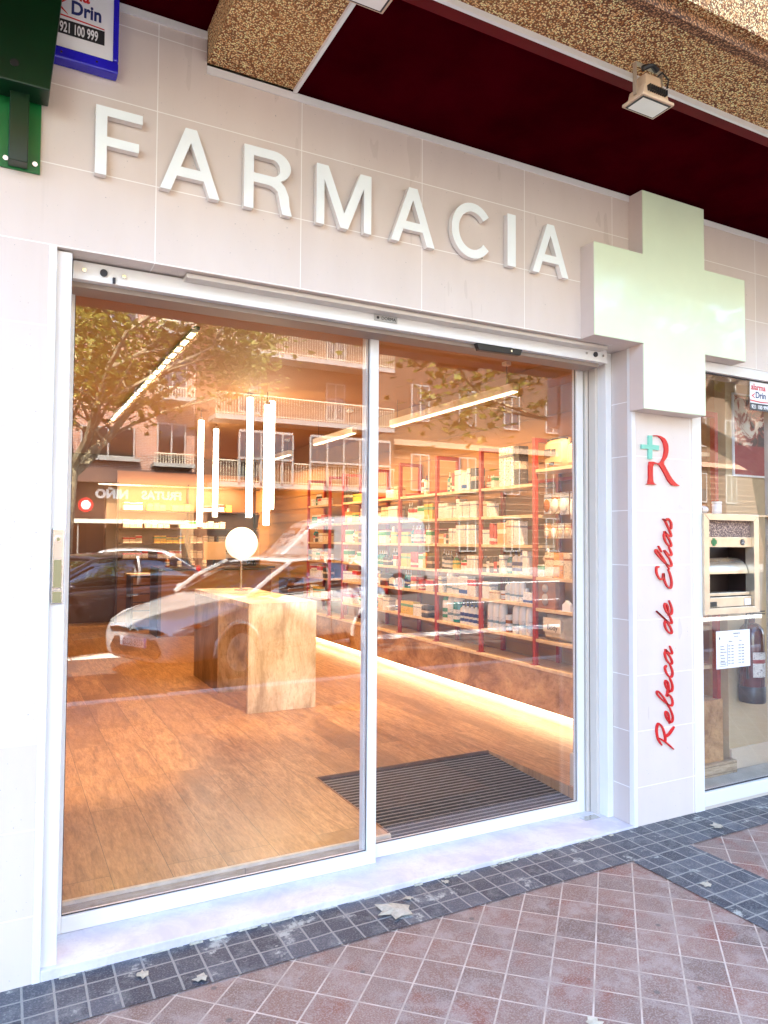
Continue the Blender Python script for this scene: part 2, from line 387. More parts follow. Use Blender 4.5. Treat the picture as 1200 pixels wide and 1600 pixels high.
# ================================================================== STREET GROUND
def gz(x): return .0095*(x-2.55) if x < 2.55 else 0
def sheet(mb, x0, x1, y0, y1, z, n=1):
    xs = sorted({x0, x1, *( [2.55] if x0 < 2.55 < x1 else [])})
    for a, b in zip(xs, xs[1:]): mb.quad((a, y0, z+gz(a)), (b, y0, z+gz(b)), (b, y1, z+gz(b)), (a, y1, z+gz(a)))
    return mb
g = MB(); g.box(-90, 110, -120, -4.2, -1.2, -.16); struct(g.build('road', m_asphalt()))
g = MB(); sheet(g, -30, 40, -4.02, .5, 0)
struct(g.build('pavement', RED_PAVE))
g = MB(); g.box(-30, 40, -4.0, 1, -1, -.35); struct(g.build('pavement_bed', plain('paving bed', (.2, .19, .18), .9)))
g = MB()
sheet(g, -30, 2.225, -.285, .02, .004); sheet(g, 2.225, 2.625, -4.0, .02, .004); sheet(g, 2.625, 40, -.285, .02, .004)
struct(g.build('pavement_border', DARK_PAVE))
g = MB()
for i in range(60):
    x = -28+i*1.0; g.box(x, x+.99, -4.2, -4.0, -.6, gz(x)+.003)
struct(g.build('kerb', plain('granite kerb', (.42, .41, .4), .7, var=.15, vs=30), bevel=.012))
g = MB(); g.box(-40, 60, -33, -24, -1, -.03); struct(g.build('far_pavement', plain('pale far pavement', (.2, .18, .16), .8, var=.1, vs=1)))
g = MB()
for x in range(-20, 30, 3): g.quad((x, -13.1, -.155), (x+1.6, -13.1, -.155), (x+1.6, -12.98, -.155), (x, -12.98, -.155))
struct(g.build('road_marking', plain('white road paint', (.75, .74, .7), .6)))
g = MB(); random.seed(2)
for i in range(50):
    x = -14+i*.8; a, b = -7.55-random.uniform(0, .08), -8.15+random.uniform(-.1, .06)
    g.quad((x, b, -.157), (x+.78, b, -.157), (x+.78, a, -.157), (x, a, -.157)); g.quad((x, -20.6, -.157), (x+.79, -20.6, -.157), (x+.79, -20.0, -.157), (x, -20.0, -.157))
struct(g.build('sunlit_strip', plain('pale sunlit strip', (.55, .52, .46), .8, var=.4, vs=6)))  # pale parking and kerb strips, sunlit streaks on the road put into their colour
cv = thing('valve_cover', 'small round iron valve cover set in the red paving before the shop', 'manhole cover', (2.4, -2.75, .001))
MB().lathe([(.13, 0), (.13, .006), (.001, .006)], n=28).build('lid', plain('cast iron', (.08, .075, .07), .5, .6, bumpy=.5), cv)
MB().lathe([(.16, 0), (.16, .004), (.135, .004), (.135, 0)], n=28).build('rim', plain('iron rim', (.12, .11, .1), .5, .6), cv)
# pale smears / dried leaves on the dark tiles
random.seed(5)
LEAFD = plain('dried plane leaf', (.5, .43, .32), .8, var=.2, vs=60)
def leaf_poly(r, k=5, rag=.35):
    pts = []
    for i in range(k*2+1):
        t = -math.pi*.85+i*2*math.pi*.85/(k*2); rr = r*((1 if i % 2 == 0 else .62)+random.uniform(-.22, .2))
        pts.append((rr*math.cos(t), rr*math.sin(t)))
    pts.append((-r*.45, 0)); return pts
for (x, y, r, lb) in [(.985, -.165, .075, 'large crumpled pale dried leaf lying on dark tiles below the glass door joint'),
                      (-.02, -.13, .026, 'small pale dried leaf on the dark tiles near the left door jamb'),
                      (1.09, -.1, .022, 'tiny pale leaf scrap on dark tiles just right of the large crumpled leaf'),
                      (.16, -.25, .028, 'small torn pale leaf on dark tiles left of the doorway middle'),
                      (1.31, -.05, .02, 'tiny pale leaf scrap against the lilac threshold, right half of the doorway'),
                      (2.95, -.2, .035, 'pale leaf on dark tiles at the foot of the lettered pilaster'),
                      (2.33, -.62, .026, 'pale leaf on the dark tile strip running away from the wall'),
                      (1.22, -1.08, .03, 'white leaf scrap on the red tiles at the lower edge, centre'),
                      (.86, -1.0, .014, 'white speck of gum on the red tiles at the lower left of centre')]:
    lf = MB(); pts = leaf_poly(r); a0 = random.uniform(0, 6)
    n0 = len(pts); top = []
    for (a, b) in pts:
        ca, sa = math.cos(a0), math.sin(a0); top.append((a*ca-b*sa, a*sa+b*ca, .004+random.uniform(0, r*.16)))
    v = [(0, 0, .006+r*.1)]+top
    lf.add(v, [(0, 1+i, 1+(i+1) % n0) for i in range(n0)])
    lf.add([(q[0], q[1], q[2]-.0015) for q in v], [(0, 1+(i+1) % n0, 1+i) for i in range(n0)])
    o = lf.build('dried_leaf', LEAFD); o.location = (x, y, gz(x)+.005); tag(o, lb, 'leaf')

# ================================================================== SHOP FRONT WALL
WT, WR = 2.606, 2.54
wall = thing('shop_wall', 'beige porcelain-tiled shop front wall around the glass doors', 'wall', (0, 0, 0))
m = MB()
T_ = .32                       # wall thickness
def fbox(m, x0, x1, z0, z1, y0=0, y1=T_): m.box(x0, x1, y0, y1, z0, z1)
fbox(m, -9, -.372, -.6, WT+.0); fbox(m, -9, WR+.0, WT, 3.42); fbox(m, -9, .19, 3.42, 3.595)
fbox(m, WR+.028, 3.022, -.6, WT); fbox(m, WR, 16, WT+.0, 3.42); fbox(m, 5.2, 16, -.6, WT)
m.build('tile_cladding', TILE, wall)
m = MB(); m.box(WR, WR+.028, .03, .145, -.2, WT-.001); m.build('door_return', TILE_R, wall)
m = MB(); m.box(-.372, -.345, -.004, .03, -.1, WT+.002); m.box(WR-.0, WR+.028, -.004, .03, -.03, WT+.004)
m.build('corner_trim', WHITE, wall, bevel=.003)
m = MB(); m.box(.19, 16, -.006, .0, 3.42, 3.452); m.box(-9, .19, -.006, 0, 3.56, 3.592); m.build('top_trim', WHITE, wall)
m = MB(); m.box(-.372, -.345, .03, T_, -.1, WT); m.box(WR+.0, WR+.028, .145, T_, -.1, WT); m.build('reveal_lining', CREAM, wall)
m = MB(); m.box(-.345, WR, .26, T_, WT-.03, WT-.001); m.build('lintel_lining', CREAM, wall)
# upper building (storeys above the canopy) as plain brick mass
ub = thing('shop_building', 'brick storeys of the shop building above the canopy', 'building', (0, 0, 0))
BR = m_facing_brick()
m = MB(); m.box(-9, 16, .33, 12, 3.9, 10.5); m.build('wall', BR, ub)
m = MB(); m.box(-9.2, -9.0, 0, 12, -.6, 3.9); m.box(16, 16.2, 0, 12, -.6, 3.9); m.box(-9, 16, 11.8, 12, -.6, 3.9); m.build('side_wall', BR, ub)
m = MB()
# canopy structure
cn = thing('canopy', 'washed pebble concrete canopy with maroon underside over the shop front', 'canopy', (0, 0, 0))
m = MB(); m.box(.19, .556, -1.062, -.008, 3.46, 3.9); m.box(.556, 18, -1.062, -.772, 3.46, 3.9); m.box(-9, .189, -1.062, -.94, 3.6, 3.9)
m.box(-9, 18, -1.135, -1.1, 3.485, 4.15)
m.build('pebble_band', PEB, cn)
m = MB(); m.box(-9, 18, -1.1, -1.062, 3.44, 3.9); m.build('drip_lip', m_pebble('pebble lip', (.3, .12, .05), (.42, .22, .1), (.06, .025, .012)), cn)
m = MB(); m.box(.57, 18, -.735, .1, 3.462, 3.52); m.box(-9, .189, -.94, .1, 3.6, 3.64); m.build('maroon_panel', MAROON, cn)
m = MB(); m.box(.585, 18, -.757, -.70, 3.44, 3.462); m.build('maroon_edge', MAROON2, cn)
m = MB(); m.box(.556, 18, -.772, -.757, 3.436, 3.49); m.box(.556, .572, -.757, -.01, 3.445, 3.49); m.build('white_trim', WHITE, cn)
m = MB(); m.box(-9, 18, -1.1, .33, 3.9, 3.98); m.build('slab', plain('concrete slab', (.4, .38, .35), .9), cn)

# ------------------------------------------------ threshold
m = MB(); pr_ = [(-.345, -.004), (WR, -.004), (WR, .34), (-.345, .34)]
v = [(x, y, z) for z in (-.08, .014) for x, y in pr_]
m.add(v, [(3, 2, 1, 0), (4, 5, 6, 7), (0, 1, 5, 4), (1, 2, 6, 5), (2, 3, 7, 6), (3, 0, 4, 7)])
th = m.build('threshold', MARBLE, bevel=.004); tag(th, 'pale lilac marble threshold slab under the glass doors', 'threshold')
dr = MB(); dr.box(2.355, 2.462, .165, .215, .0145, .017); o = dr.build('floor_lock_plate', CHROME); tag(o, 'small steel lock plate let into the right end of the lilac threshold', 'lock plate')
m = MB()
random.seed(11)
x = -.36
while x < 2.5:
    L = random.uniform(.02, .09); h = random.uniform(.004, .012)
    if random.random() < .75: m.box(x, x+L, -.004-random.uniform(.006, .02), -.005, gz(x), gz(x)+h)
    x += L+random.uniform(0, .05)
o = m.build('mortar_crumbs', plain('crumbled mortar', (.5, .46, .36), .9, var=.3, vs=60), bevel=.003); tag(o, 'crumbled mortar along the foot of the threshold', 'mortar', kind='stuff')

# ================================================================== GLASS DOOR
dd = thing('sliding_door', 'automatic sliding glass shop door in white frames', 'door', (0, 0, 0))
m = MB()                                    # header box
m.box(-.285, 2.455, .09, .25, 2.528, 2.600); hd = m.build('header_box', WHITE, dd, bevel=.004)
m = MB(); m.box(-.285, 2.455, .086, .0895, 2.528, 2.545); m.build('lower_lip', WHITE, hd)
m = MB(); m.box(-.285, 2.42, .12, .235, 2.508, 2.5275); m.build('track_groove', plain('track groove', (.3, .24, .2), .5), hd)
m = MB(); m.box(.13, 2.40, .03, .10, 2.585, 2.604); m.build('cover_rail', CREAM, hd, bevel=.003)
m = MB()
for x in (-.245, -.1): m.cyl((x, .0885, 2.565), (x, .083, 2.565), .008)
for x in (2.30, 2.42): m.cyl((x, .0885, 2.565), (x, .083, 2.565), .007)
m.build('end_screw', CHROME, hd)
m = MB(); m.cyl((-.175, .0885, 2.566), (-.175, .082, 2.566), .014); m.cyl((2.365, .0885, 2.566), (2.365, .082, 2.566), .014); m.build('bolt_cap', GREYM, hd)
m = MB(); m.box(-.142, -.132, .078, .0885, 2.53, 2.553); m.build('latch_slot', GREYM, hd)
bp = MB(); bp.box(1.0, 1.12, .084, .0895, 2.556, 2.585); bpo = bp.build('maker_plate', plain('grey badge', (.42, .42, .4), .4), hd)
txt('DORMA', .021, INK, bpo, (1.036, .0835, 2.563), (R(90), 0, 0), .0006)
m = MB(); m.cyl((1.018, .0838, 2.570), (1.018, .083, 2.570), .007); m.build('emblem', INK, bpo)
# jambs and guides
m = MB(); m.box(-.345, -.292, .02, .235, -.05, 2.60); jl = m.build('left_jamb', WHITE, dd, bevel=.003)
m = MB(); m.box(2.497, 2.54, .145, .21, .0145, 2.604); m.build('right_post', WHITE, dd, bevel=.003)
m = MB(); m.box(2.478, 2.5, .21, .262, .0145, 2.604); m.build('right_guide', CREAM, dd, bevel=.002)
m = MB(); m.box(2.4765, 2.4785, .262, .30, .0145, 2.52); m.build('guide_seal', GREYM, dd)
m = MB(); m.box(2.455, 2.476, .262, .33, .0145, 2.527); m.build('inner_guide', CREAM, dd, bevel=.002)
m = MB(); m.box(2.4475, 2.454, .29, .315, .0145, 2.52); m.build('brush_strip', BLACK, dd)
def leaf(x0, x1, y0, y1, z0, z1, sl, sr, rb, rt_, gk):
    f = MB(); f.box(x0, x0+sl, y0, y1, z0, z1); f.box(x1-sr, x1, y0, y1, z0, z1)
    f.box(x0+sl, x1-sr, y0, y1, z0, z0+rb); f.box(x0+sl, x1-sr, y0, y1, z1-rt_, z1)
    fr = f.build('leaf_frame', WHITE, dd, bevel=.003)
    ym = (y0+y1)/2
    gl = MB(); gl.box(x0+sl, x1-sr, ym-.003, ym+.003, z0+rb, z1-rt_); gl.build('glass_pane', GLASS, fr)
    s = MB(); a, b, c, d = x0+sl, x1-sr, z0+rb, z1-rt_
    s.box(a, b, ym-.007, ym-.004, c, c+.004); s.box(a, b, ym-.007, ym-.004, d-.004, d); s.box(a, a+.003, ym-.007, ym-.004, c, d); s.box(b-.003, b, ym-.007, ym-.004, c, d)
    s.build('seal', GREYM, fr)
    return fr
fl = leaf(-.292, 1.098, .225, .262, .015, 2.548, .028, .048, .062, .022, 1)
f2 = leaf(1.05, 2.447, .272, .31, .015, 2.562, .03, .05, .062, .022, 1)
# lock on the left jamb
m = MB(); m.box(-.340, -.298, .012, .021, 1.30, 1.575); lk = m.build('lock_plate', CHROME, dd, bevel=.004)
m = MB(); m.cyl((-.319, .012, 1.535), (-.319, .002, 1.535), .013, n=20); m.build('key_cylinder', CHROME, lk, bevel=.001)
m = MB(); m.cyl((-.319, .002, 1.535), (-.319, .0005, 1.535), .006); m.box(-.333, -.305, .009, .0125, 1.305, 1.345); m.box(-.332, -.306, .009, .0125, 1.36, 1.46); m.build('keeper_slot', plain('aged brass', (.32, .3, .16), .4, .5), lk)
sn = MB(); sn.prism([(1.575, 2.5275), (1.862, 2.5275), (1.85, 2.496), (1.59, 2.492)], .086, .118); o = sn.build('motion_sensor', BLACK, bevel=.004)
tag(o, 'black motion sensor bar hanging under the door header', 'sensor')
MB().cyl((1.79, .084, 2.512), (1.79, .086, 2.512), .006).build('lens', CHROME, o)

# ================================================================== FARMACIA LETTERS
def letter(ch, x0, x1, lbl):
    z0, z1 = 2.895, 3.155; W, H = x1-x0, z1-z0; t = .040
    polys = []; holes = None
    if ch == 'F': P_ = [(0, 0), (t, 0), (t, .112), (W-.012, .112), (W-.012, .112+t*.86), (t, .112+t*.86), (t, H-t*.86), (W, H-t*.86), (W, H), (0, H)]
    elif ch == 'I': P_ = [(0, 0), (W, 0), (W, H), (0, H)]
    elif ch == 'M':
        c = W/2; P_ = [(0, 0), (.036, 0), (.036, H*.76), (c-.018, 0), (c+.018, 0), (W-.036, H*.76), (W-.036, 0), (W, 0), (W, H), (W-.054, H), (c, .066), (.054, H), (0, H)]
    elif ch == 'A':
        c = W/2; k = .041; 
        def xs(z, side): return (c-.022)*(z/H) if side < 0 else W-(c-.022)*(z/H)
        zc0, zc1 = .062, .1
        i0 = lambda z: xs(z, -1)+k; i1 = lambda z: xs(z, 1)-k
        P_ = [(0, 0), (k, 0), (i0(zc0), zc0), (i1(zc0), zc0), (W-k, 0), (W, 0), (c+.022, H), (c-.022, H)]
        zt = H*(c-k)/(c-.022)*.985 if c > k else H*.8
        holes = [(i0(zc1), zc1), (i1(zc1), zc1), (c, min(zt, H*.86))]
    elif ch == 'C':
        c = (W*.52, H/2); ro, ri = (W*.53, H/2+.004), (W*.53-t, H/2-t*.93)
        P_ = [(c[0]+ro[0]*math.cos(a), c[1]+ro[1]*math.sin(a)) for a in [R(38+i*(284/30)) for i in range(31)]]
        P_ += [(c[0]+ri[0]*math.cos(a), c[1]+ri[1]*math.sin(a)) for a in [R(322-i*(284/30)) for i in range(31)]]
        P_ = [(min(max(x, 0), W), z) for x, z in P_]
    elif ch == 'R':
        rb = .068; top = H; wv = W*.95
        P_ = [(0, 0), (t, 0), (t, .112), (W*.5, .112)]
        P_ += [(W*.5+ .04*math.sin(a)*1.0+.012*(1-math.cos(a)), .112-.04*(1-math.cos(a))) for a in [R(20*i) for i in range(1, 4)]]
        P_ += [(W*.76, .03), (W*.8, 0), (W, 0), (W*.945, .04), (W*.93, .08), (W*.85, .118), (W*.76, .135)]
        P_ += [(W*.6+ (W*.37)*math.cos(a), .197+.063*math.sin(a)) for a in [R(-62+i*152/12) for i in range(13)]]
        P_ += [(0, H)]
        hp = [(t, .15), (W*.58, .15)]
        hp += [(W*.58+(W*.37-.043)*math.cos(a), (.15+H-.038)/2+((H-.038-.15)/2)*math.sin(a)) for a in [R(-80+i*160/10) for i in range(11)]]
        hp += [(W*.58, H-.038), (t, H-.038)]
        holes = hp
    L = thing('sign_letter', lbl, 'letter', (x0, 0, z0), 0, 'raised letters of the shop name above the door')
    def solid(name, y0, y1, mat, g=0):
        bm = bmesh.new()
        def loop(pts):
            vs_ = [bm.verts.new((p[0], 0, p[1])) for p in pts]
            return [bm.edges.new((vs_[i], vs_[(i+1) % len(vs_)])) for i in range(len(vs_))]
        e = loop(P_)
        if holes: e += loop(holes)
        bmesh.ops.triangle_fill(bm, use_beauty=True, edges=e, normal=(0, -1, 0))
        ret = bmesh.ops.extrude_face_region(bm, geom=bm.faces[:])
        for v_ in [q for q in ret['geom'] if isinstance(q, bmesh.types.BMVert)]: v_.co.y = y0
        for v_ in bm.verts:
            if abs(v_.co.y) < 1e-9: v_.co.y = y1
        bmesh.ops.recalc_face_normals(bm, faces=bm.faces)
        me = bpy.data.meshes.new(name); bm.to_mesh(me); bm.free(); me.materials.append(mat)
        o = bpy.data.objects.new(name, me); col.objects.link(o); o.parent = L; return o
    solid('letter_return', -.034, -.006, LETTER_SIDE); solid('letter_face', -.0365, -.0345, LETTER)
    for px in ((t*.5, H*.9), (t*.5 if ch != 'A' else W-.03, H*.03+.01)): q = MB(); q.cyl((px[0] if ch not in 'AC' else W*.5 if px[1] > .1 else W-.03, -.006, px[1] if ch != 'C' else (H-.02 if px[1] > .1 else .02)), (px[0] if ch not in 'AC' else W*.5 if px[1] > .1 else W-.03, .001, px[1] if ch != 'C' else (H-.02 if px[1] > .1 else .02)), .004, n=8); q.build('fixing_pin', CHROME, L)
letter('F', -.227, -.060, 'raised steel letter F, first letter of the word FARMACIA')
letter('A', .008, .240, 'raised steel letter A between the F and the R of FARMACIA')
letter('R', .340, .547, 'raised steel letter R, the only R in the word FARMACIA')
letter('M', .658, .920, 'raised steel letter M in the middle of the word FARMACIA')
letter('A', 1.020, 1.250, 'raised steel letter A between the M and the C of FARMACIA')
letter('C', 1.347, 1.572, 'raised steel letter C, the only C in the word FARMACIA')
letter('I', 1.672, 1.722, 'raised steel letter I, narrowest letter of the word FARMACIA')
letter('A', 1.828, 2.062, 'raised steel letter A, last letter of FARMACIA beside the cross')

# ================================================================== BIG CROSS
cr = thing('pharmacy_cross', 'large pale green illuminated-box pharmacy cross fixed to the wall', 'cross sign', (2.78, 0, 2.85))
def crossp(e=0):
    a, b = .245-e, .597-e; x0 = -.005
    return [(-a+x0, -b), (a-.0+x0, -b), (a+x0, -a), (b+x0, -a), (b+x0, a), (a+x0, a), (a+x0, b), (-a+x0, b), (-a+x0, a), (-b+x0, a), (-b+x0, -a), (-a+x0, -a)]
m = MB(); m.prism(crossp(), -.094, .0); m.build('cross_case', CROSS_SIDE, cr)
m = MB(); m.prism(crossp(.001), -.1, -.0945); m.build('cross_face', CROSS, cr, bevel=.002)

# ================================================================== PILASTER LOGO AND NAME
exec_data = None
LOGO_R= [(2.702, 2.127), (2.732, 2.131), (2.762, 2.119), (2.782, 2.091), (2.789, 2.056), (2.781, 2.019), (2.758, 1.985), (2.735, 1.977), (2.697, 1.985), (2.663, 1.983), (2.661, 1.863), (2.637, 1.855), (2.729, 1.857), (2.701, 1.863), (2.694, 1.893), (2.695, 1.971), (2.742, 1.972), (2.775, 1.936), (2.815, 1.88), (2.851, 1.855), (2.913, 1.858), (2.885, 1.867), (2.846, 1.896), (2.806, 1.945), (2.776, 1.983), (2.807, 2.013), (2.82, 2.05), (2.818, 2.087), (2.798, 2.118), (2.757, 2.133), (2.722, 2.134), (2.702, 2.132)]
LOGO_P= [(2.662, 2.128), (2.692, 2.13), (2.691, 2.078), (2.744, 2.077), (2.742, 2.051), (2.691, 2.051), (2.689, 1.998), (2.66, 1.998), (2.661, 2.053), (2.607, 2.051), (2.608, 2.075), (2.661, 2.076)]
GLY = {'e': [(0, .45), (.5, .58), (.62, .85), (.45, 1.0), (.2, .8), (.1, .4), (.25, .05), (.55, .02), (.92, .4)],
 'b': [(0, .3), (.5, 1.2), (.72, 1.9), (.58, 2.12), (.4, 1.7), (.25, .8), (.25, .2), (.45, 0), (.72, .15), (.82, .5), (.7, .8), (.85, .72), (1.05, .68)],
 'c': [(.68, .78), (.5, 1.0), (.25, .85), (.1, .45), (.2, .08), (.5, .0), (.85, .35)],
 'a': [(.75, .82), (.5, 1.0), (.22, .8), (.08, .35), (.2, .03), (.45, .25), (.78, .95), (.68, .35), (.8, .02), (1.12, .35)],
 'd': [(.72, .8), (.48, 1.0), (.2, .8), (.08, .35), (.2, .03), (.45, .25), (.75, .95), (.95, 2.1), (.8, 1.2), (.68, .35), (.8, .02), (1.12, .35)],
 'E': [(.95, 1.7), (.8, 2.05), (.45, 2.0), (.25, 1.6), (.4, 1.2), (.7, 1.1), (.35, 1.0), (.05, .6), (.1, .15), (.45, 0), (.85, .2), (1.1, .5)],
 'l': [(0, .3), (.45, 1.2), (.7, 1.95), (.56, 2.15), (.4, 1.7), (.22, .8), (.22, .2), (.4, 0), (.7, .35)],
 'i': [(0, .35), (.3, .98), (.2, .3), (.35, 0), (.65, .35)], "'": [(.1, 1.35), (.35, 1.8)],
 's': [(0, .3), (.35, .8), (.42, 1.1), (.42, .8), (.62, .4), (.5, .05), (.25, 0), (.08, .14)],
 'R1': [(.3, 1.9), (.2, .9), (.0, -.1)], 'R2': [(-.05, 1.5), (.2, 2.0), (.7, 2.2), (1.1, 1.95), (1.0, 1.45), (.6, 1.1), (.22, 1.0)], 'R3': [(.5, 1.08), (.8, .5), (1.35, -.2)]}
SCRIPT = []
for ch, uu in (('R1', 0), ('R2', 0), ('R3', 0), ('e', 1.4), ('b', 2.25), ('e', 3.2), ('c', 4.05), ('a', 4.85), ('d', 6.65), ('e', 7.72), ('E', 9.35), ('l', 10.5), ('i', 11.15), ("'", 11.15), ('a', 11.8), ('s', 12.85)):
    SCRIPT.append([(2.838-v_*.058, .385+(uu+u_+.26*v_)*.0945) for u_, v_ in GLY[ch]])
def prism_obj(pts, y0, y1, name, mat, parent, off=(0, 0, 0)):
    bm = bmesh.new(); vs_ = [bm.verts.new((p[0]-off[0], 0, p[1]-off[2])) for p in pts]
    e = [bm.edges.new((vs_[i], vs_[(i+1) % len(vs_)])) for i in range(len(vs_))]
    bmesh.ops.triangle_fill(bm, use_beauty=True, edges=e, normal=(0, -1, 0))
    ret = bmesh.ops.extrude_face_region(bm, geom=bm.faces[:])
    for v_ in [q for q in ret['geom'] if isinstance(q, bmesh.types.BMVert)]: v_.co.y = y0
    for v_ in bm.verts:
        if abs(v_.co.y) < 1e-9: v_.co.y = y1
    bmesh.ops.recalc_face_normals(bm, faces=bm.faces)
    me = bpy.data.meshes.new(name); bm.to_mesh(me); bm.free(); me.materials.append(mat)
    o = bpy.data.objects.new(name, me); col.objects.link(o); o.parent = parent; return o
def chaikin(pts, it=2, closed=True):
    for _ in range(it):
        q = []
        for i in range(len(pts) if closed else len(pts)-1):
            a, b = pts[i], pts[(i+1) % len(pts)]
            q += [(a[0]*.8+b[0]*.2, a[1]*.8+b[1]*.2), (a[0]*.2+b[0]*.8, a[1]*.2+b[1]*.8)]
        pts = q if closed else [pts[0]]+q+[pts[-1]]
    return pts
lg = thing('monogram', 'serif red letter R with small mint cross, upper part of the pilaster', 'logo', (2.7, 0, 1.85))
prism_obj(chaikin(LOGO_R, 1), -.010, -.0005, 'letter_r', CORAL, lg, (2.7, 0, 1.85))
prism_obj(LOGO_P, -.010, -.0005, 'mint_cross', MINT, lg, (2.7, 0, 1.85))
sg = thing('name_lettering', 'red cursive lettering Rebeca de Elías running up the pilaster', 'lettering', (2.76, 0, .38))
def catmull(p, k=6):
    out = []
    for i in range(len(p)-1):
        a, b, c, d = p[max(i-1, 0)], p[i], p[i+1], p[min(i+2, len(p)-1)]
        for j in range(k):
            t = j/k
            out.append(tuple(.5*((2*b[q])+(c[q]-a[q])*t+(2*a[q]-5*b[q]+4*c[q]-d[q])*t*t+(-a[q]+3*b[q]-3*c[q]+d[q])*t**3) for q in (0, 1)))
    return out+[p[-1]]
wi = 0
for si, st in enumerate(SCRIPT):
    p = catmull(st); n = len(p); m = MB(); Lf, Rt = [], []
    for i, q in enumerate(p):
        a, b = p[max(i-1, 0)], p[min(i+1, n-1)]; dx, dz = b[0]-a[0], b[1]-a[1]; l = math.hypot(dx, dz) or 1
        ang = math.atan2(dz, dx)
        wd = (.0036+.003*abs(math.sin(ang+R(35))))*(.55+.45*min(1, i/3, (n-1-i)/3)) * (1.15 if si in (0, 1, 2) else 1)
        Lf.append((q[0]-dz/l*wd-2.76, q[1]+dx/l*wd-.38)); Rt.append((q[0]+dz/l*wd-2.76, q[1]-dx/l*wd-.38))
    yy0, yy1 = -.009-.0002*si, -.0005
    for i in range(n-1):
        A, B, C_, D = Lf[i], Rt[i], Rt[i+1], Lf[i+1]
        v = [(A[0], yy0, A[1]), (B[0], yy0, B[1]), (C_[0], yy0, C_[1]), (D[0], yy0, D[1]), (A[0], yy1, A[1]), (B[0], yy1, B[1]), (C_[0], yy1, C_[1]), (D[0], yy1, D[1])]
        f = [(0, 1, 2, 3), (0, 4, 5, 1), (1, 5, 6, 2), (2, 6, 7, 3), (3, 7, 4, 0)]
        m.add(v, f)
    m.build('pen_stroke', CORAL, sg)

# ================================================================== BLUE ALARM SIGN, GREEN BRACKET
al = thing('alarm_sign', 'blue-framed white alarm company sign high on the wall, upper left', 'sign', (-.33, 0, 3.42))
m = MB(); x0, x1, z0, z1 = -.185, .176, -.14, .21
m.box(x0, x1, -.055, .0, z0, z0+.045); m.box(x0, x1, -.055, 0, z1-.045, z1); m.box(x0, x0+.02, -.055, 0, z0+.045, z1-.045); m.box(x1-.02, x1, -.055, 0, z0+.045, z1-.045)
m.build('blue_frame', BLUE, al, bevel=.006)
m = MB(); m.box(x0+.02, x1-.02, -.045, -.01, z0+.045, z1-.045); m.build('white_face', SIGNW, al)
txt('alarma', .072, REDP, al, (-.085, -.046, .1), (R(90), 0, 0), .0008, bold=.0015, sx=.82)
txt('Drin', .07, NAVY, al, (.008, -.046, .043), (R(90), 0, 0), .0008, bold=.002, sx=.82)
m = MB(); m.prism([(-.045, .065), (.0, .095), (-.005, .088), (-.03, .065), (-.005, .04), (0, .033)], -.047, -.0455); m.build('red_mark', REDP, al); m = MB(); m.prism([(-.16, .036), (0, .028), (.125, .02), (.125, .0165), (0, .0235), (-.16, .030)], -.047, -.0455); m.build('red_swoosh', REDP, al)
m = MB(); m.box(-.165, .126, -.0468, -.0455, -.042, .012); m.build('black_band', INK, al)
txt('921 100 999', .052, SIGNW, al, (-.028, -.0475, -.034), (R(90), 0, 0), .0006, bold=.001, sx=.5)
for x in (-.02, .1): m = MB(); m.cyl((x, -.055, -.118), (x, -.058, -.118), .004); m.build('screw', CHROME, al)
gb = thing('sign_bracket', 'dark green steel bracket of a projecting sign at the upper left edge', 'bracket', (-.5, 0, 3.0))
m = MB(); m.box(-.3, .091, -.012, 0, -.145, .17); m.build('wall_plate', GREEN_M, gb, bevel=.002)
m = MB(); m.box(-.012, .05, -.07, -.012, -.14, .2); m.build('channel', GREEN_D, gb, bevel=.003)
m = MB()
v = [(-.4, -.13, .105), (.112, -.13, .105), (.16, -.13, .62), (-.4, -.13, .62)]
v += [(a, -.018, c) for a, b, c in v]
m.add(v, [(0, 1, 2, 3), (7, 6, 5, 4), (0, 4, 5, 1), (1, 5, 6, 2), (2, 6, 7, 3), (3, 7, 4, 0)])
m.build('hood', GREEN_D, gb, bevel=.004)
m = MB(); m.cyl((-.0, -.128, .17), (-.0, -.1315, .17), .014); m.build('cable_hole', BLACK, gb)
for (x, z) in ((.074, .145), (.074, -.115), (-.02-.0, .14), (-.02, -.115), (-.05, .14), (-.05, -.12)):
    m = MB(); m.cyl((x, -.012, z), (x, -.018, z), .009, n=12); m.build('screw', CHROME, gb)

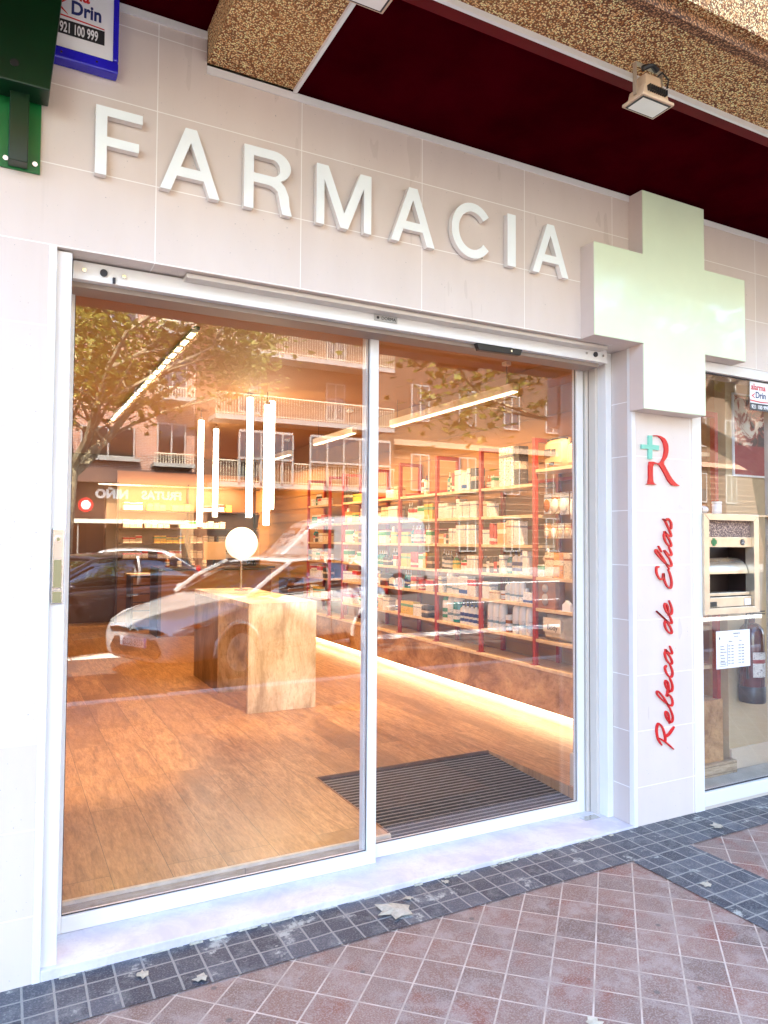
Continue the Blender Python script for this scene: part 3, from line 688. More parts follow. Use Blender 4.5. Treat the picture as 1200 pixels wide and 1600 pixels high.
# ================================================================== FLOODLIGHTS
def flood(x, y, z, lbl, rz=0):
    f = thing('floodlight', lbl, 'floodlight', (x, y, z), rz, 'small floodlights under the canopy edge')
    m = MB()   # body: truncated pyramid then back box
    a, b = .078, .06
    def ring(hx, hy, zz): return [(-hx, -hy, zz), (hx, -hy, zz), (hx, hy, zz), (-hx, hy, zz)]
    rs = [ring(.088, .055, .0), ring(.088, .055, .012), ring(.07, .045, .016), ring(.062, .04, .058), ring(.045, .03, .062), ring(.042, .028, .115)]
    v = [p for r_ in rs for p in r_]; f_ = [(3, 2, 1, 0)]
    for i in range(len(rs)-1):
        for k in range(4): f_.append((i*4+k, i*4+(k+1) % 4, (i+1)*4+(k+1) % 4, (i+1)*4+k))
    f_.append((20, 21, 22, 23)); m.add(v, f_)
    m.build('housing', plain('cream die-cast housing', (.62, .45, .3), .5), f, bevel=.003)
    m = MB(); m.box(-.078, .078, -.047, .047, -.002, -.0005); m.build('lens_rim', BLACK, f)
    m = MB(); m.box(-.07, .07, -.04, .04, -.004, -.0025); m.build('lens', plain('frosted lens', (.85, .83, .76), .12, coat=.5), f)
    m = MB()
    for k in range(9): m.box(-.05+k*.0115, -.044+k*.0115, -.058, -.0385, .03, .052)
    m.build('cooling_fin', BLACK, f)
    m = MB(); m.box(-.076, -.07, -.008, .008, .03, .16); m.box(.07, .076, -.008, .008, .03, .16); m.box(-.076, .076, -.01, .01, .16, .166); m.build('yoke', plain('galvanised yoke', (.5, .42, .32), .4, .4), f)
    m = MB(); m.tube([(.03, 0, .115), (.06, -.02, .15), (.085, -.03, .12), (.07, -.035, .08)], .004); m.tube([(-.03, .0, .15), (0, -.02, .165), (.04, -.01, .158)], .012); m.build('cable', BLACK, f)
    return f
flood(1.775, -.825, 3.298, 'cream floodlight on the canopy edge above the cross', 0)
flood(.50, -.83, 3.298, 'cream floodlight cut by the top edge of the view', 0)

# ================================================================== RIGHT-HAND SHOP WINDOW
sw = thing('shop_window', 'tall white-framed shop window right of the lettered pilaster', 'window', (0, 0, 0))
m = MB(); m.box(3.022, 3.098, -.004, .05, .0, 2.604); m.box(3.098, 5.2, -.004, .05, .022, .1); m.box(3.098, 5.2, -.004, .05, 2.545, 2.604); m.box(5.14, 5.2, -.004, .05, .1, 2.545)
m.build('window_frame', WHITE, sw, bevel=.003)
m = MB(); m.box(3.098, 5.2, .0, .05, -.05, .022); m.build('sill_packer', CREAM, sw)
GLASS2 = m_glass('window glass', .085)
m = MB(); m.box(3.098, 3.10, .024, .030, .1, 2.545)
m = MB(); m.box(3.098, 5.14, .027, .033, .1, 1.112); m.box(3.098, 5.14, .027, .033, 1.708, 2.545); m.box(3.585, 5.14, .027, .033, 1.112, 1.708); m.build('glass_pane', GLASS2, sw)
m = MB(); m.box(3.098, 5.14, .018, .026, .1, .106); m.box(3.098, 3.102, .018, .026, .1, 2.545); m.box(3.098, 5.14, .018, .026, 2.539, 2.545); m.build('seal', GREYM, sw)
# night hatch
STEELW = plain('warm brushed steel', (.66, .54, .4), .25, .7, var=.12, vs=9)
ht = thing('night_hatch', 'stainless steel night dispensing hatch with rolling drum, in the right window', 'hatch', (3.092, 0, 1.115))
W_, H_ = .49, .592
m = MB()
for P_ in ([(0, 0), (W_, 0), (W_-.045, .04), (.045, .04)], [(0, H_), (W_, H_), (W_-.045, H_-.04), (.045, H_-.04)]): MB().prism(P_, -.022, .04).build('hatch_rail', STEELW, ht, bevel=.002)
for P_ in ([(0, 0), (.045, .04), (.045, H_-.04), (0, H_)], [(W_, 0), (W_-.045, .04), (W_-.045, H_-.04), (W_, H_)]): MB().prism(P_, -.0215, .04).build('hatch_stile', STEELW, ht, bevel=.002)
m = MB(); m.box(.045, W_-.045, .006, .03, H_-.135, H_-.04); m.build('speaker_mesh', m_pebble('speaker mesh', (.3, .2, .18), (.6, .42, .3), (.12, .07, .06)), ht)
m = MB(); m.box(.045, W_-.045, -.004, .03, H_-.198, H_-.137); fp = m.build('button_plate', STEELW, ht, bevel=.002)
m = MB(); cx, cz, r = .105, H_-.168, .022
for k in range(4):
    a = R(90*k); ca, sa = math.cos(a), math.sin(a)
    m.prism([(cx+(x*ca-z*sa), cz+(x*sa+z*ca)) for x, z in ((0, 0), (.013, .012), (.010, .023), (-.010, .023), (-.013, .012))][:5], -.006-.0003*k, -.004)
m.build('green_clover', GREEN_M, fp)
m = MB(); m.cyl((.36, -.004, H_-.168), (.36, -.007, H_-.168), .019, n=24); m.build('call_button', BLACK, fp)
m = MB()
for k in range(3):
    a = R(90+120*k); m.prism([(.36+.013*math.cos(a)-.002*math.sin(a), cz+.013*math.sin(a)+.002*math.cos(a)), (.36, cz), (.36+.013*math.cos(a)+.002*math.sin(a), cz+.013*math.sin(a)-.002*math.cos(a))], -.0085-.0002*k, -.007)
m.build('button_mark', SIGNW, fp)
m = MB(); m.box(.045, W_-.045, .16, .17, .04, H_-.2); m.box(.04, .045, .04, .17, .04, H_-.2); m.box(W_-.045, W_-.04, .04, .17, .04, H_-.2); m.box(.045, W_-.045, .04, .17, .035, .04); m.build('recess', plain('dark hatch recess', (.02, .008, .006), .4), ht)
m = MB(); pts = [(.155*0+.115-.11*math.cos(a), .235+.12*math.sin(a)) for a in [R(10*i) for i in range(0, 10)]]
pts = [(.02+.10-.10*math.cos(a), .235+.095*math.sin(a)) for a in [R(10*i) for i in range(10)]]+[(.12, .235)]
v = []; m.prism(pts, .047, W_-.049, 'x'); m.build('rolling_drum', STEELW, ht, smooth=True)
m = MB(); m.box(.047, W_-.049, .01, .1, .105, .125); m.box(.047, W_-.047, -.002, .03, .042, .1); m.build('delivery_tray', STEELW, ht, bevel=.003)
m = MB(); m.box(.052, .125, -.005, -.0025, .046, .075); m.build('coin_slot', BLACK, ht)
m = MB(); m.box(.375, .43, -.005, -.0025, .048, .085); m.build('white_label', SIGNW, ht)
# paper, sticker
pp = thing('duty_schedule', 'white printed schedule sheet taped to the glass below the steel hatch', 'notice', (3.238, .02, .79))
m = MB(); m.box(0, .305, 0, .001, 0, .222); m.build('sheet', SIGNW, pp)
random.seed(3)
rows = ['Lunes', 'Martes', 'Miércoles', 'Jueves', 'Viernes', 'Sábado', 'Domingo']
for k, r_ in enumerate(rows):
    z = .128-.0175*k
    txt(r_, .013, INK, pp, (.035, -.0006, z), (R(90), 0, 0), .0002, sx=1.05)
    txt('9:30 - 14:00', .010, INK, pp, (.105, -.0006, z), (R(90), 0, 0), .0002); txt('17:00 - 20:00', .010, INK, pp, (.195, -.0006, z), (R(90), 0, 0), .0002)
txt('FARMACIA', .013, INK, pp, (.15, -.0006, .198), (R(90), 0, 0), .0002); txt('Horario', .011, INK, pp, (.16, -.0006, .182), (R(90), 0, 0), .0002)
txt('Mañana', .011, INK, pp, (.11, -.0006, .155), (R(90), 0, 0), .0002); txt('Tarde', .011, INK, pp, (.2, -.0006, .155), (R(90), 0, 0), .0002)
for bx_ in ((.026, .1, .014, .0155), (.026, .0975, .036, .0375), (.098, .1, .0155, .145), (.025, .034, .172, .186)): MB().box(bx_[0], bx_[1], -.0006, 0, bx_[2], bx_[3]).build('table_line', INK, pp)
st = thing('alarm_sticker', 'white alarm company sticker at the top of the right window glass', 'sticker', (3.578, .0245, 2.36))
m = MB(); m.box(0, .26, -.001, 0, 0, .185); m.build('sticker_face', SIGNW, st)
txt('alarma', .052, REDP, st, (.012, -.0018, .128), (R(90), 0, 0), .0004, bold=.0012); txt('Drin', .055, NAVY, st, (.052, -.0018, .078), (R(90), 0, 0), .0004, bold=.001)
m = MB(); m.prism([(.015, .09), (.05, .108), (.046, .1), (.03, .09), (.046, .08), (.05, .073)], -.0016, -.001); m.prism([(0, .064), (.1, .058), (.26, .062), (.26, .057), (.1, .05), (0, .056)], -.0016, -.001); m.build('red_swoosh', REDP, st)
m = MB(); m.box(.0, .26, -.0016, -.001, .0, .044); m.build('black_band', INK, st)
txt('921 100 999', .034, SIGNW, st, (.012, -.0022, .01), (R(90), 0, 0), .0004, bold=.0008, sx=.95)
# niche behind the window
m = MB(); m.box(3.1, 5.2, .06, .5, .02, .055); nf = m.build('niche_floor', m_stone('niche floor tile', (.42, .4, .35), (.5, .48, .42), (.56, .54, .48), 1, (1, 1, 1))); struct(nf)
m = MB(); m.box(3.74, 5.2, .32, .40, .055, 3.0); struct(m.build('niche_wall', plain('niche plaster', (.5, .38, .22), .7, var=.05)))
m = MB(); m.box(3.30, 3.74, .262, .30, .055, .135); st_ = m.build('timber_step', NOSE, bevel=.004); tag(st_, 'low timber step in front of the ledge end, seen through the right window', 'step')
m = MB(); m.box(3.74, 5.2, .302, .3195, .056, .19); o = m.build('skirting', CREAMP, bevel=.003); tag(o, 'cream skirting board at the foot of the window niche wall', 'skirting')
m = MB(); m.box(3.86, 3.93, .06, .13, .056, 2.98); o = m.build('window_post', CREAM, bevel=.004); tag(o, 'cream metal post standing behind the right window glass at the picture edge', 'post')
# small unseen spotlight added to brighten the dark window niche
ns = thing('niche_fill_spot', 'small unseen fill spotlight added over the right window niche', 'spotlight', (3.62, .17, 2.86))
MB().cyl((0, 0, 0), (0, 0, .12), .035, n=20).build('spot_body', WHITE, ns, smooth=True)
l = bpy.data.lights.new('niche_light', 'AREA'); l.shape = 'DISK'; l.size = .07; l.energy = 4; l.color = (1, .8, .55)
lo = bpy.data.objects.new('niche_light', l); col.objects.link(lo); lo.parent = ns; lo.location = (0, 0, -.01)
# fire extinguisher
fx = thing('fire_extinguisher', 'red fire extinguisher with black foot hanging in the window niche', 'fire extinguisher', (3.86, .235, .50))
EXR = plain('extinguisher red', (.08, .002, .004), .2, coat=.6)
m = MB(); m.lathe([(.074, .1), (.077, .12), (.077, .44), (.07, .475), (.045, .505), (.022, .515), (.022, .54)], n=28); m.build('cylinder', EXR, fx, smooth=True)
m = MB(); m.lathe([(.077, 0), (.081, .01), (.081, .1), (.077, .105)], n=28); m.build('foot_ring', BLACK, fx, smooth=True)
m = MB(); m.cyl((0, 0, .54), (0, 0, .575), .017); m.box(-.012, .012, -.09, .03, .575, .582); m.prism([(-.09, .6), (-.02, .585), (.03, .575), (-.02, .578), (-.09, .592)], -.01, .01, 'x'); m.build('valve', BLACK, fx)
m = MB(); m.cyl((0, -.02, .558), (0, -.034, .558), .014); m.build('gauge', CHROME, fx)
m = MB(); m.tube([(-.015, 0, .56), (-.07, -.02, .58), (-.1, -.03, .5), (-.09, -.03, .3), (-.085, -.03, .16)], .009); m.build('hose', BLACK, fx)
m = MB()
for k in range(12):
    a0, a1 = R(-140+8.5*k), R(-131.5+8.5*k); rr = .0785
    m.quad((rr*math.cos(a0), rr*math.sin(a0), .17), (rr*math.cos(a1), rr*math.sin(a1), .17), (rr*math.cos(a1), rr*math.sin(a1), .33), (rr*math.cos(a0), rr*math.sin(a0), .33))
m.build('label', m_carton('extinguisher label', (.75, .7, .62), (.4, .05, .04), .55, .7), fx)
# poster on the niche wall
po = thing('poster', 'dark red framed poster with pale figures on the niche wall', 'poster', (3.80, .318, 1.98))
m = MB(); m.box(0, .34, -.012, 0, 0, .56); m.build('poster_frame', SIGNW, po)
def m_poster():
    mt, t, p = nodes('poster print'); v = coords(t)
    n = noise(t, v, 8, 5, .6, 1.2); s = N(t, 'SeparateXYZ'); t.links.new(coords(t, out='Generated'), s.inputs[0])
    c = ramp(t, n, [(.42, (.05, .012, .01)), (.5, (.35, .05, .03)), (.56, (.75, .66, .55)), (.7, (.8, .78, .75))])
    c = mixc(t, ramp(t, s.outputs[2], [(.36, (1,)*3), (.38, (0,)*3)]), c, (.3, .02, .02))
    t.links.new(c, p.inputs['Base Color']); return mt
m = MB(); m.box(.012, .328, -.0135, -.0125, .012, .548); m.build('poster_print', m_poster(), po)
# small articles standing on the hatch top
for (x, lb, k) in ((3.17, 'small dark gadget lying on top of the steel hatch at its left end', 0), (3.24, 'small white cloth heap on top of the steel hatch', 1)):
    m = MB()
    if k: m.ball((0, 0, .022), .03, 12, 8, (1.2, .8, .8))
    else: m.box(-.035, .03, -.03, .03, 0, .035)
    o = m.build('small_item', BLACK if not k else SIGNW, smooth=bool(k), bevel=0 if k else .006); o.location = (x, .1, 1.73 if 0 else 1.712); tag(o, lb, 'item')
jr = MB(); jr.lathe([(.026, 0), (.028, .004), (.028, .055), (.024, .06)], n=20); jo = jr.build('white_jar', SIGNW, smooth=True); jo.location = (3.36, .1, 1.712); tag(jo, 'small white lidded jar standing on top of the steel hatch', 'jar')
m = MB(); m.lathe([(.03, .0602), (.03, .074), (.001, .0745)], n=20); m.build('lid', WHITE, jo, smooth=True)
m = MB(); m.box(3.1, 3.9, .06, .16, 1.70, 1.711); o = m.build('hatch_ledge', STEELW); tag(o, 'thin steel ledge behind the glass over the night hatch', 'ledge')

# ================================================================== INTERIOR SHELL
FZ = .08
m = MB()
m.add([(x, y, z) for z in (.0, FZ) for x, y in ((-3, .365), (1.245, .365), (1.245, 1.305), (2.53, 1.305), (2.53, .32), (3.68, .32), (3.68, 12), (-3, 12))],
      [(7, 6, 5, 4, 3, 2, 1, 0), (8, 9, 10, 11, 12, 13, 14, 15)]+[(i, (i+1) % 8, (i+1) % 8+8, i+8) for i in range(8)])
struct(m.build('shop_floor', FLOORM))
m = MB(); m.box(-.345, 1.245, .347, .3645, .064, .0795); m.build('edge_strip', plain('pale floor edge strip', (.62, .55, .42), .4, var=.15, vs=20)); o = bpy.data.objects['edge_strip']; tag(o, 'pale metal edge strip capping the raised floor behind the left glass leaf', 'edge strip')
m = MB(); m.box(-.345, 1.245, .342, .3645, .0145, .0635); o = m.build('floor_nosing', NOSE); tag(o, 'wooden riser board below the floor edge behind the left glass leaf', 'riser')
m = MB(); m.box(-3, 3.66, .32, 12, 3.0, 3.04); struct(m.build('ceiling', CEIL))
m = MB(); m.box(3.66, 3.74, .401, 12, 0, 3.0); m.box(-1.1, -1.0, .32, 12, 0, 3.0); struct(m.build('wall_side', INWALL))
m = MB(); m.box(-1.0, 3.66, 10.6, 10.7, 0, 3.0); struct(m.build('wall_back', INWALLD))
m = MB(); m.box(2.568, 3.10, .321, .50, FZ, 2.999); ic = m.build('inner_column', INWALL); tag(ic, 'warm beige plaster column inside the shop at the right door jamb', 'column')
m = MB(); m.box(2.55, 3.11, .315, .512, FZ-.06, .27); m.build('skirting', CREAMP, ic, bevel=.006)
m = MB(); m.box(-.345, 2.55, .315, .5, 2.62, 2.999); struct(m.build('bulkhead', CEIL))
m = MB(); m.box(3.44, 3.659, 1.0, 6.9, 2.86, 2.998); o = m.build('pelmet', INWALL); tag(o, 'beige pelmet box running along the ceiling over the red shelving', 'pelmet')
# dado of horizontal joints on the right wall panelling
m = MB()
for k in range(11): m.box(3.652, 3.6595, .55, 10.5, .62+k*.2, .624+k*.2)
struct(m.build('wall_grooves', plain('groove line', (.3, .16, .07), .7)))
# entrance mat sloping down to the door
mt = thing('entrance_mat', 'black and grey ribbed entrance mat sloping to the doorway', 'mat', (1.245, .36, .018))
def mz(y): return .018+(y-.345)*(.058/.955)
m = MB(); m.add([(1.248, .345, mz(.345)-.012), (2.527, .345, mz(.345)-.012), (2.527, 1.302, mz(1.302)-.012), (1.248, 1.302, mz(1.302)-.012)], [(0, 1, 2, 3)])
m.build('mat_base', plain('black mat carpet', (.002, .002, .003), .9), mt, off=(1.245, .36, .018))
m = MB(); n = 25
for i in range(n):
    y = .352+i*(.945/n); a = .0095
    v = [(x, yy, mz(yy)-.0125+dz) for dz in (0, .0028) for (x, yy) in ((1.252, y), (2.524, y), (2.524, y+a), (1.252, y+a))]
    m.add(v, [(3, 2, 1, 0), (4, 5, 6, 7), (0, 1, 5, 4), (1, 2, 6, 5), (2, 3, 7, 6), (3, 0, 4, 7)])
m.build('mat_rib', plain('aluminium mat rib', (.17, .165, .16), .45, .2, var=.1, vs=30), mt, off=(1.245, .36, .018))
m = MB(); m.box(1.236, 1.2449, .365, 1.31, FZ-.03, FZ+.003); m.box(1.245, 2.53, 1.303, 1.312, FZ-.03, FZ+.003); m.build('mat_frame', plain('bronze mat frame', (.2, .1, .05), .4, .5), mt, off=(1.245, .36, .018))
m = MB(); m.box(1.248, 2.527, .33, .345, .0145, .02); m.build('front_lip', CHROME, mt, off=(1.245, .36, .018))

# ================================================================== CENTRAL TABLE
tb = thing('display_table', 'waterfall display table in beige stone laminate on the shop floor', 'table', (1.345, 3.06, FZ))
m = MB(); m.box(0, .61, .04, 1.95, .875, .92); m.build('table_top', STONE, tb, bevel=.002)
m = MB(); m.box(0, .61, 0, .0395, 0, .92); m.build('front_panel', STONE, tb, bevel=.002)
m = MB(); m.box(0, .61, .93, .97, 0, .8745); m.build('middle_panel', STONE, tb, bevel=.002)
m = MB(); m.box(.002, .58, .9705, 1.94, .0, .874); m.build('cabinet', m_stone('cabinet laminate', (.13, .07, .03), (.22, .13, .06), (.3, .19, .1), 1.3), tb, bevel=.002)

# ================================================================== LEDGE + RED SHELVING
ld = thing('shelf_plinth', 'long stone-look plinth with lit toe recess under the red shelving', 'plinth', (0, 0, 0))
ys = [.31, 1.074, 1.837, 2.60, 3.363, 4.13, 4.895, 5.65, 6.87]
for a, b in zip(ys, ys[1:]):
    m = MB(); m.box(3.38, 3.405, a+.0015, b-.0015, .185, .498); m.build('front_panel', STONE2, ld)
m = MB(); m.box(3.36, 3.655, .31, 6.87, .4985, .525); m.build('ledge_top', BOARD, ld, bevel=.002)
m = MB(); m.box(3.38, 3.655, .300, .3095, FZ, .525); m.build('end_panel', STONE2, ld)
m = MB(); m.box(3.46, 3.49, .31, 6.87, FZ, .184); m.build('toe_board', CREAMP, ld)
m = MB(); m.box(3.41, 3.44, .33, 6.85, .168, .18); m.build('led_strip', LED, ld)
def unit(y_list, z_boards, lbl, extra=()):
    u = thing('shelving_unit', lbl, 'shelving', (3.368, y_list[0], .525))
    off = (3.368, y_list[0], .525)
    for y in y_list:
        m = MB(); m.box(3.368, 3.402, y-.018, y+.018, .526, 2.39); m.box(3.36, 3.42, y-.018, y+.045, .5255, .531); m.build('front_post', REDSTEEL, u, off=off, bevel=.002)
        m = MB(); m.box(3.615, 3.649, y-.018, y+.018, .526, 2.39); m.build('back_post', REDSTEEL, u, off=off, bevel=.002)
        m = MB(); m.box(3.402, 3.615, y-.018, y+.018, 2.355, 2.39); m.build('top_tie', REDSTEEL, u, off=off)
    for (a, b), zs in zip(zip(y_list, y_list[1:]), z_boards):
        for z in zs:
            m = MB(); m.box(3.372, 3.612, a+.0185, b-.0185, z-.026, z); m.build('shelf_board', BOARD, u, off=off, bevel=.0015)
        for z in extra:
            m = MB(); m.box(3.62, 3.645, a+.0185, b-.0185, z, z+.03); m.build('back_rail', REDSTEEL, u, off=off)
    return u
ZB = [2.015, 1.757, 1.505, 1.252, 1.018, .742]
ZB1 = [2.127, 1.245, .992, .742]
unit([.325, 1.074, 1.837, 2.60, 3.363, 4.13, 4.895, 5.65], [[2.127, 1.505, .992, .742], ZB1, ZB, ZB, ZB, ZB, ZB], 'red steel wall shelving with pale boards along the right wall', (2.04, 1.64))
unit([6.08, 6.845], [ZB], 'separate narrow red shelving unit at the far end of the wall')

# ================================================================== PRODUCTS
CART = {
 'white': m_carton('white carton', (.78, .76, .72), (.25, .3, .4), .72, .8),
 'white and red': m_carton('white red carton', (.78, .75, .7), (.55, .02, .02), .62, .95),
 'white and blue': m_carton('white blue carton', (.76, .77, .78), (.02, .08, .35), .1, .3),
 'white and green': m_carton('white green carton', (.76, .78, .72), (.02, .3, .1), .6, .9),
 'orange': m_carton('orange carton', (.7, .3, .06), (.8, .7, .5), .5, .7),
 'red': m_carton('red carton', (.5, .03, .02), (.75, .7, .6), .15, .3),
 'black': m_carton('black carton', (.03, .02, .02), (.6, .5, .4), .4, .6),
 'cream': m_carton('cream carton', (.7, .58, .4), (.35, .12, .05), .7, .78),
 'yellow': m_carton('yellow carton', (.75, .5, .08), (.1, .3, .1), .6, .8),
}
BC = {'white': plain('white bottle', (.76, .74, .68), .3), 'teal': plain('teal bottle', (.01, .22, .22), .25), 'green': plain('green bottle', (.01, .22, .06), .25),
      'black': plain('black bottle', (.012, .01, .012), .25), 'amber': plain('amber bottle', (.35, .1, .015), .2), 'red': plain('red bottle', (.5, .02, .015), .3), 'navy': plain('navy bottle', (.01, .02, .12), .3)}
LBL = {k: m_carton('label '+k, a, b, .35, .6) for k, a, b in (('w', (.78, .76, .72), (.2, .3, .35)), ('n', (.02, .04, .2), (.7, .68, .6)), ('g', (.02, .25, .1), (.75, .72, .65)))}
random.seed(8)
ordn = ['first', 'second', 'third', 'fourth', 'fifth', 'sixth', 'seventh', 'eighth', 'ninth', 'tenth', 'eleventh', 'twelfth', 'thirteenth', 'fourteenth']
meshcache = {}
def carton(colr, wx, wy, h):
    k = (colr, round(wx, 2), round(wy, 3), round(h, 2))
    if k not in meshcache:
        o = MB().box(-wx/2, wx/2, -wy/2, wy/2, 0, h).build('carton', CART[colr], bevel=.0015, seg=1); meshcache[k] = o
        return o
    c = meshcache[k].copy(); col.objects.link(c); return c
def bottle(colr, r, h, style='pump', lab='w'):
    k = ('b', colr, round(r, 3), round(h, 2), style, lab)
    if k in meshcache:
        return copy_tree(meshcache[k])
    t = thing('bottle', None, None)
    if style == 'dome': pf = [(r*.9, 0), (r, .006), (r, h*.72), (r*.92, h*.8)]; cap = [(r*.93, h*.802), (r*.9, h*.9), (r*.6, h*.98), (r*.05, h)]
    elif style == 'jar': pf = [(r*.95, 0), (r, .004), (r, h*.7)]; cap = [(r*1.04, h*.702), (r*1.04, h*.99), (r*.9, h)]
    else: pf = [(r*.92, 0), (r, .006), (r, h*.62), (r*.8, h*.7), (r*.35, h*.74), (r*.33, h*.78)]; cap = [(r*.4, h*.782), (r*.4, h*.86), (r*.15, h*.88), (r*.15, h*.96), (r*.3, h)]
    MB().lathe(pf, n=14).build('body', BC[colr], t, smooth=True)
    MB().lathe(cap, n=12).build('cap', BC['white' if colr not in ('white',) else ('green' if lab == 'g' else 'navy' if style == 'pump' else 'white')], t, smooth=True)
    z0, z1 = h*.12, h*.5
    MB().lathe([(r*1.01, z0), (r*1.01, z1)], n=14).build('label', LBL[lab], t, smooth=True)
    meshcache[k] = t; return t
bays = {1: (1.074, 1.837), 2: (1.837, 2.6), 3: (2.6, 3.363), 4: (3.363, 4.13), 5: (4.13, 4.895), 6: (4.895, 5.65), 8: (6.08, 6.845)}
BAYN = {1: 'bay nearest the door', 2: 'the second bay from the door', 3: 'the third bay from the door', 4: 'the fourth bay from the door', 5: 'the fifth bay from the door', 6: 'the sixth bay from the door', 8: 'far narrow unit'}
BRDN = ['top board', 'second board down', 'third board down', 'fourth board down', 'fifth board down', 'lowest board']
def place(b, bi, items, z=None, y0=None, y1=None):
    # items run from the far end of the bay (left in the picture) towards the door (right)
    a, e = bays[b]; y = (e-.03) if y0 is None else y0; z = (ZB[bi] if z is None else z)+.0005; k = 0
    for it in items:
        kind, colr, w_, h = it[:4]; n = it[4] if len(it) > 4 else 1; extra = it[5] if len(it) > 5 else 'w'
        for _ in range(n):
            lo = (a+.03) if y1 is None else y1
            if kind == 'gap': y -= w_; continue
            if y-w_ < lo: break
            if kind == 'c':
                o = carton(colr, .1, w_-.003, h*random.choice((1, 1, 1, .97))); o.location = (3.42+random.uniform(0, .012), y-w_/2, z); nm, what = 'carton', colr+' carton'
            else:
                o = bottle(colr, w_/2-.002, h, {'b': 'pump', 'd': 'dome', 'j': 'jar'}[kind], extra); o.location = (3.41+w_/2, y-w_/2, z); nm = 'bottle'; what = colr+{'b': ' pump bottle', 'd': ' round-shouldered bottle', 'j': ' jar'}[kind]
            o.name = nm if kind != 'j' else 'jar'
            o.rotation_euler = (0, 0, random.uniform(-.06, .06))
            tag(o, '%s, %s from left, %s, %s' % (what, ordn[min(k, 13)], BRDN[bi] if bi >= 0 else 'board', BAYN[b]), nm if kind != 'j' else 'jar', group='pharmacy articles set out on the red shelving')
            k += 1; y -= w_
c_, b_, d_, j_, g_ = 'c', 'b', 'd', 'j', 'gap'
place(2, 0, [(b_, 'amber', .04, .12, 3), (g_, 0, .02, 0), (c_, 'white and green', .045, .1, 1), (g_, 0, .06, 0), (c_, 'white', .22, .34, 1), (c_, 'black', .07, .345, 1)])
place(2, 1, [(c_, 'cream', .07, .14, 1), (c_, 'white', .05, .12, 1)])
place(2, 2, [(c_, 'white', .05, .13, 2), (c_, 'red', .035, .19, 2), (c_, 'red', .03, .17, 1), (g_, 0, .02, 0), (c_, 'orange', .13, .19, 1), (c_, 'cream', .11, .21, 1), (c_, 'white', .07, .2, 1)])
place(2, 3, [(c_, 'black', .06, .13, 1), (c_, 'white', .05, .1, 1), (c_, 'black', .06, .15, 1), (c_, 'red', .04, .1, 1), (c_, 'black', .045, .17, 1), (c_, 'white', .04, .16, 1), (b_, 'teal', .07, .19, 1), (b_, 'white', .075, .21, 2, 'n'), (b_, 'navy', .06, .17, 1), (c_, 'white', .06, .2, 1)])
place(2, 4, [(c_, 'white', .055, .15, 2), (c_, 'cream', .05, .08, 2), (j_, 'amber', .06, .08, 1), (b_, 'white', .065, .19, 1), (d_, 'white', .065, .17, 3, 'w'), (j_, 'amber', .05, .12, 1), (c_, 'white and blue', .06, .09, 3)])
place(2, 5, [(d_, 'white', .085, .24, 3, 'w'), (g_, 0, .02, 0), (j_, 'amber', .07, .15, 1), (g_, 0, .02, 0), (d_, 'white', .09, .24, 3, 'w')])
place(3, 0, [(g_, 0, .1, 0), (b_, 'teal', .05, .2, 1), (b_, 'white', .045, .19, 2, 'g'), (c_, 'red', .05, .18, 1), (c_, 'white', .045, .2, 3), (c_, 'white and blue', .045, .17, 2), (c_, 'white', .06, .21, 1), (c_, 'black', .045, .2, 2)])
place(3, 1, [(c_, 'white', .055, .15, 3), (c_, 'white', .05, .12, 3), (c_, 'white', .06, .18, 1), (c_, 'white', .06, .15, 5), (c_, 'white and red', .05, .14, 2)])
place(3, 2, [(c_, 'orange', .05, .1, 2), (c_, 'white and red', .05, .1, 1), (c_, 'black', .05, .09, 1), (c_, 'white', .06, .15, 2), (c_, 'white', .055, .18, 7)])
place(3, 3, [(b_, 'black', .05, .2, 1), (b_, 'black', .045, .18, 3), (g_, 0, .03, 0), (b_, 'green', .06, .16, 1, 'g'), (c_, 'yellow', .06, .09, 1), (b_, 'green', .08, .13, 1, 'g'), (c_, 'white and red', .045, .08, 2), (c_, 'white', .045, .15, 4)])
place(3, 4, [(c_, 'white', .06, .16, 1), (g_, 0, .03, 0), (d_, 'white', .05, .2, 2), (d_, 'white', .045, .17, 4), (c_, 'white and blue', .05, .18, 3), (c_, 'white and red', .045, .16, 3)])
place(3, 5, [(d_, 'white', .095, .25, 1, 'g'), (d_, 'white', .09, .25, 1, 'w'), (d_, 'teal', .12, .25, 1), (g_, 0, .02, 0), (b_, 'white', .07, .22, 6, 'n')])
pal_ = ['white', 'white', 'white and red', 'white and blue', 'orange', 'cream', 'red', 'white and green', 'black', 'yellow']
for b in (4, 5, 6, 8):
    for bi in range(6):
        if b in (4, 5) and bi == 0: 
            place(b, bi, [(g_, 0, .35, 0), (d_, 'amber', .06, .17, 1), (b_, 'white', .06, .2, 1)] if b == 4 else [(g_, 0, .4, 0), (c_, 'white', .2, .09, 1), (c_, 'cream', .09, .12, 1)]); continue
        its = []; tot = 0
        while tot < .62:
            r_ = random.random()
            if r_ < .62: n = random.choice((1, 2, 2, 3)); w_ = random.choice((.05, .06, .075, .09)); its.append((c_, random.choice(pal_), w_, random.choice((.09, .12, .14, .16)), n)); tot += n*w_
            elif r_ < .88: n = random.choice((1, 2, 3)); w_ = random.choice((.05, .06, .07)); its.append((random.choice((b_, d_)), random.choice(('white', 'black', 'red', 'teal', 'white', 'amber')), w_, random.choice((.13, .16, .19)), n, random.choice('wng'))); tot += n*w_
            else: its.append((g_, 0, .07, 0)); tot += .07
        place(b, bi, its)
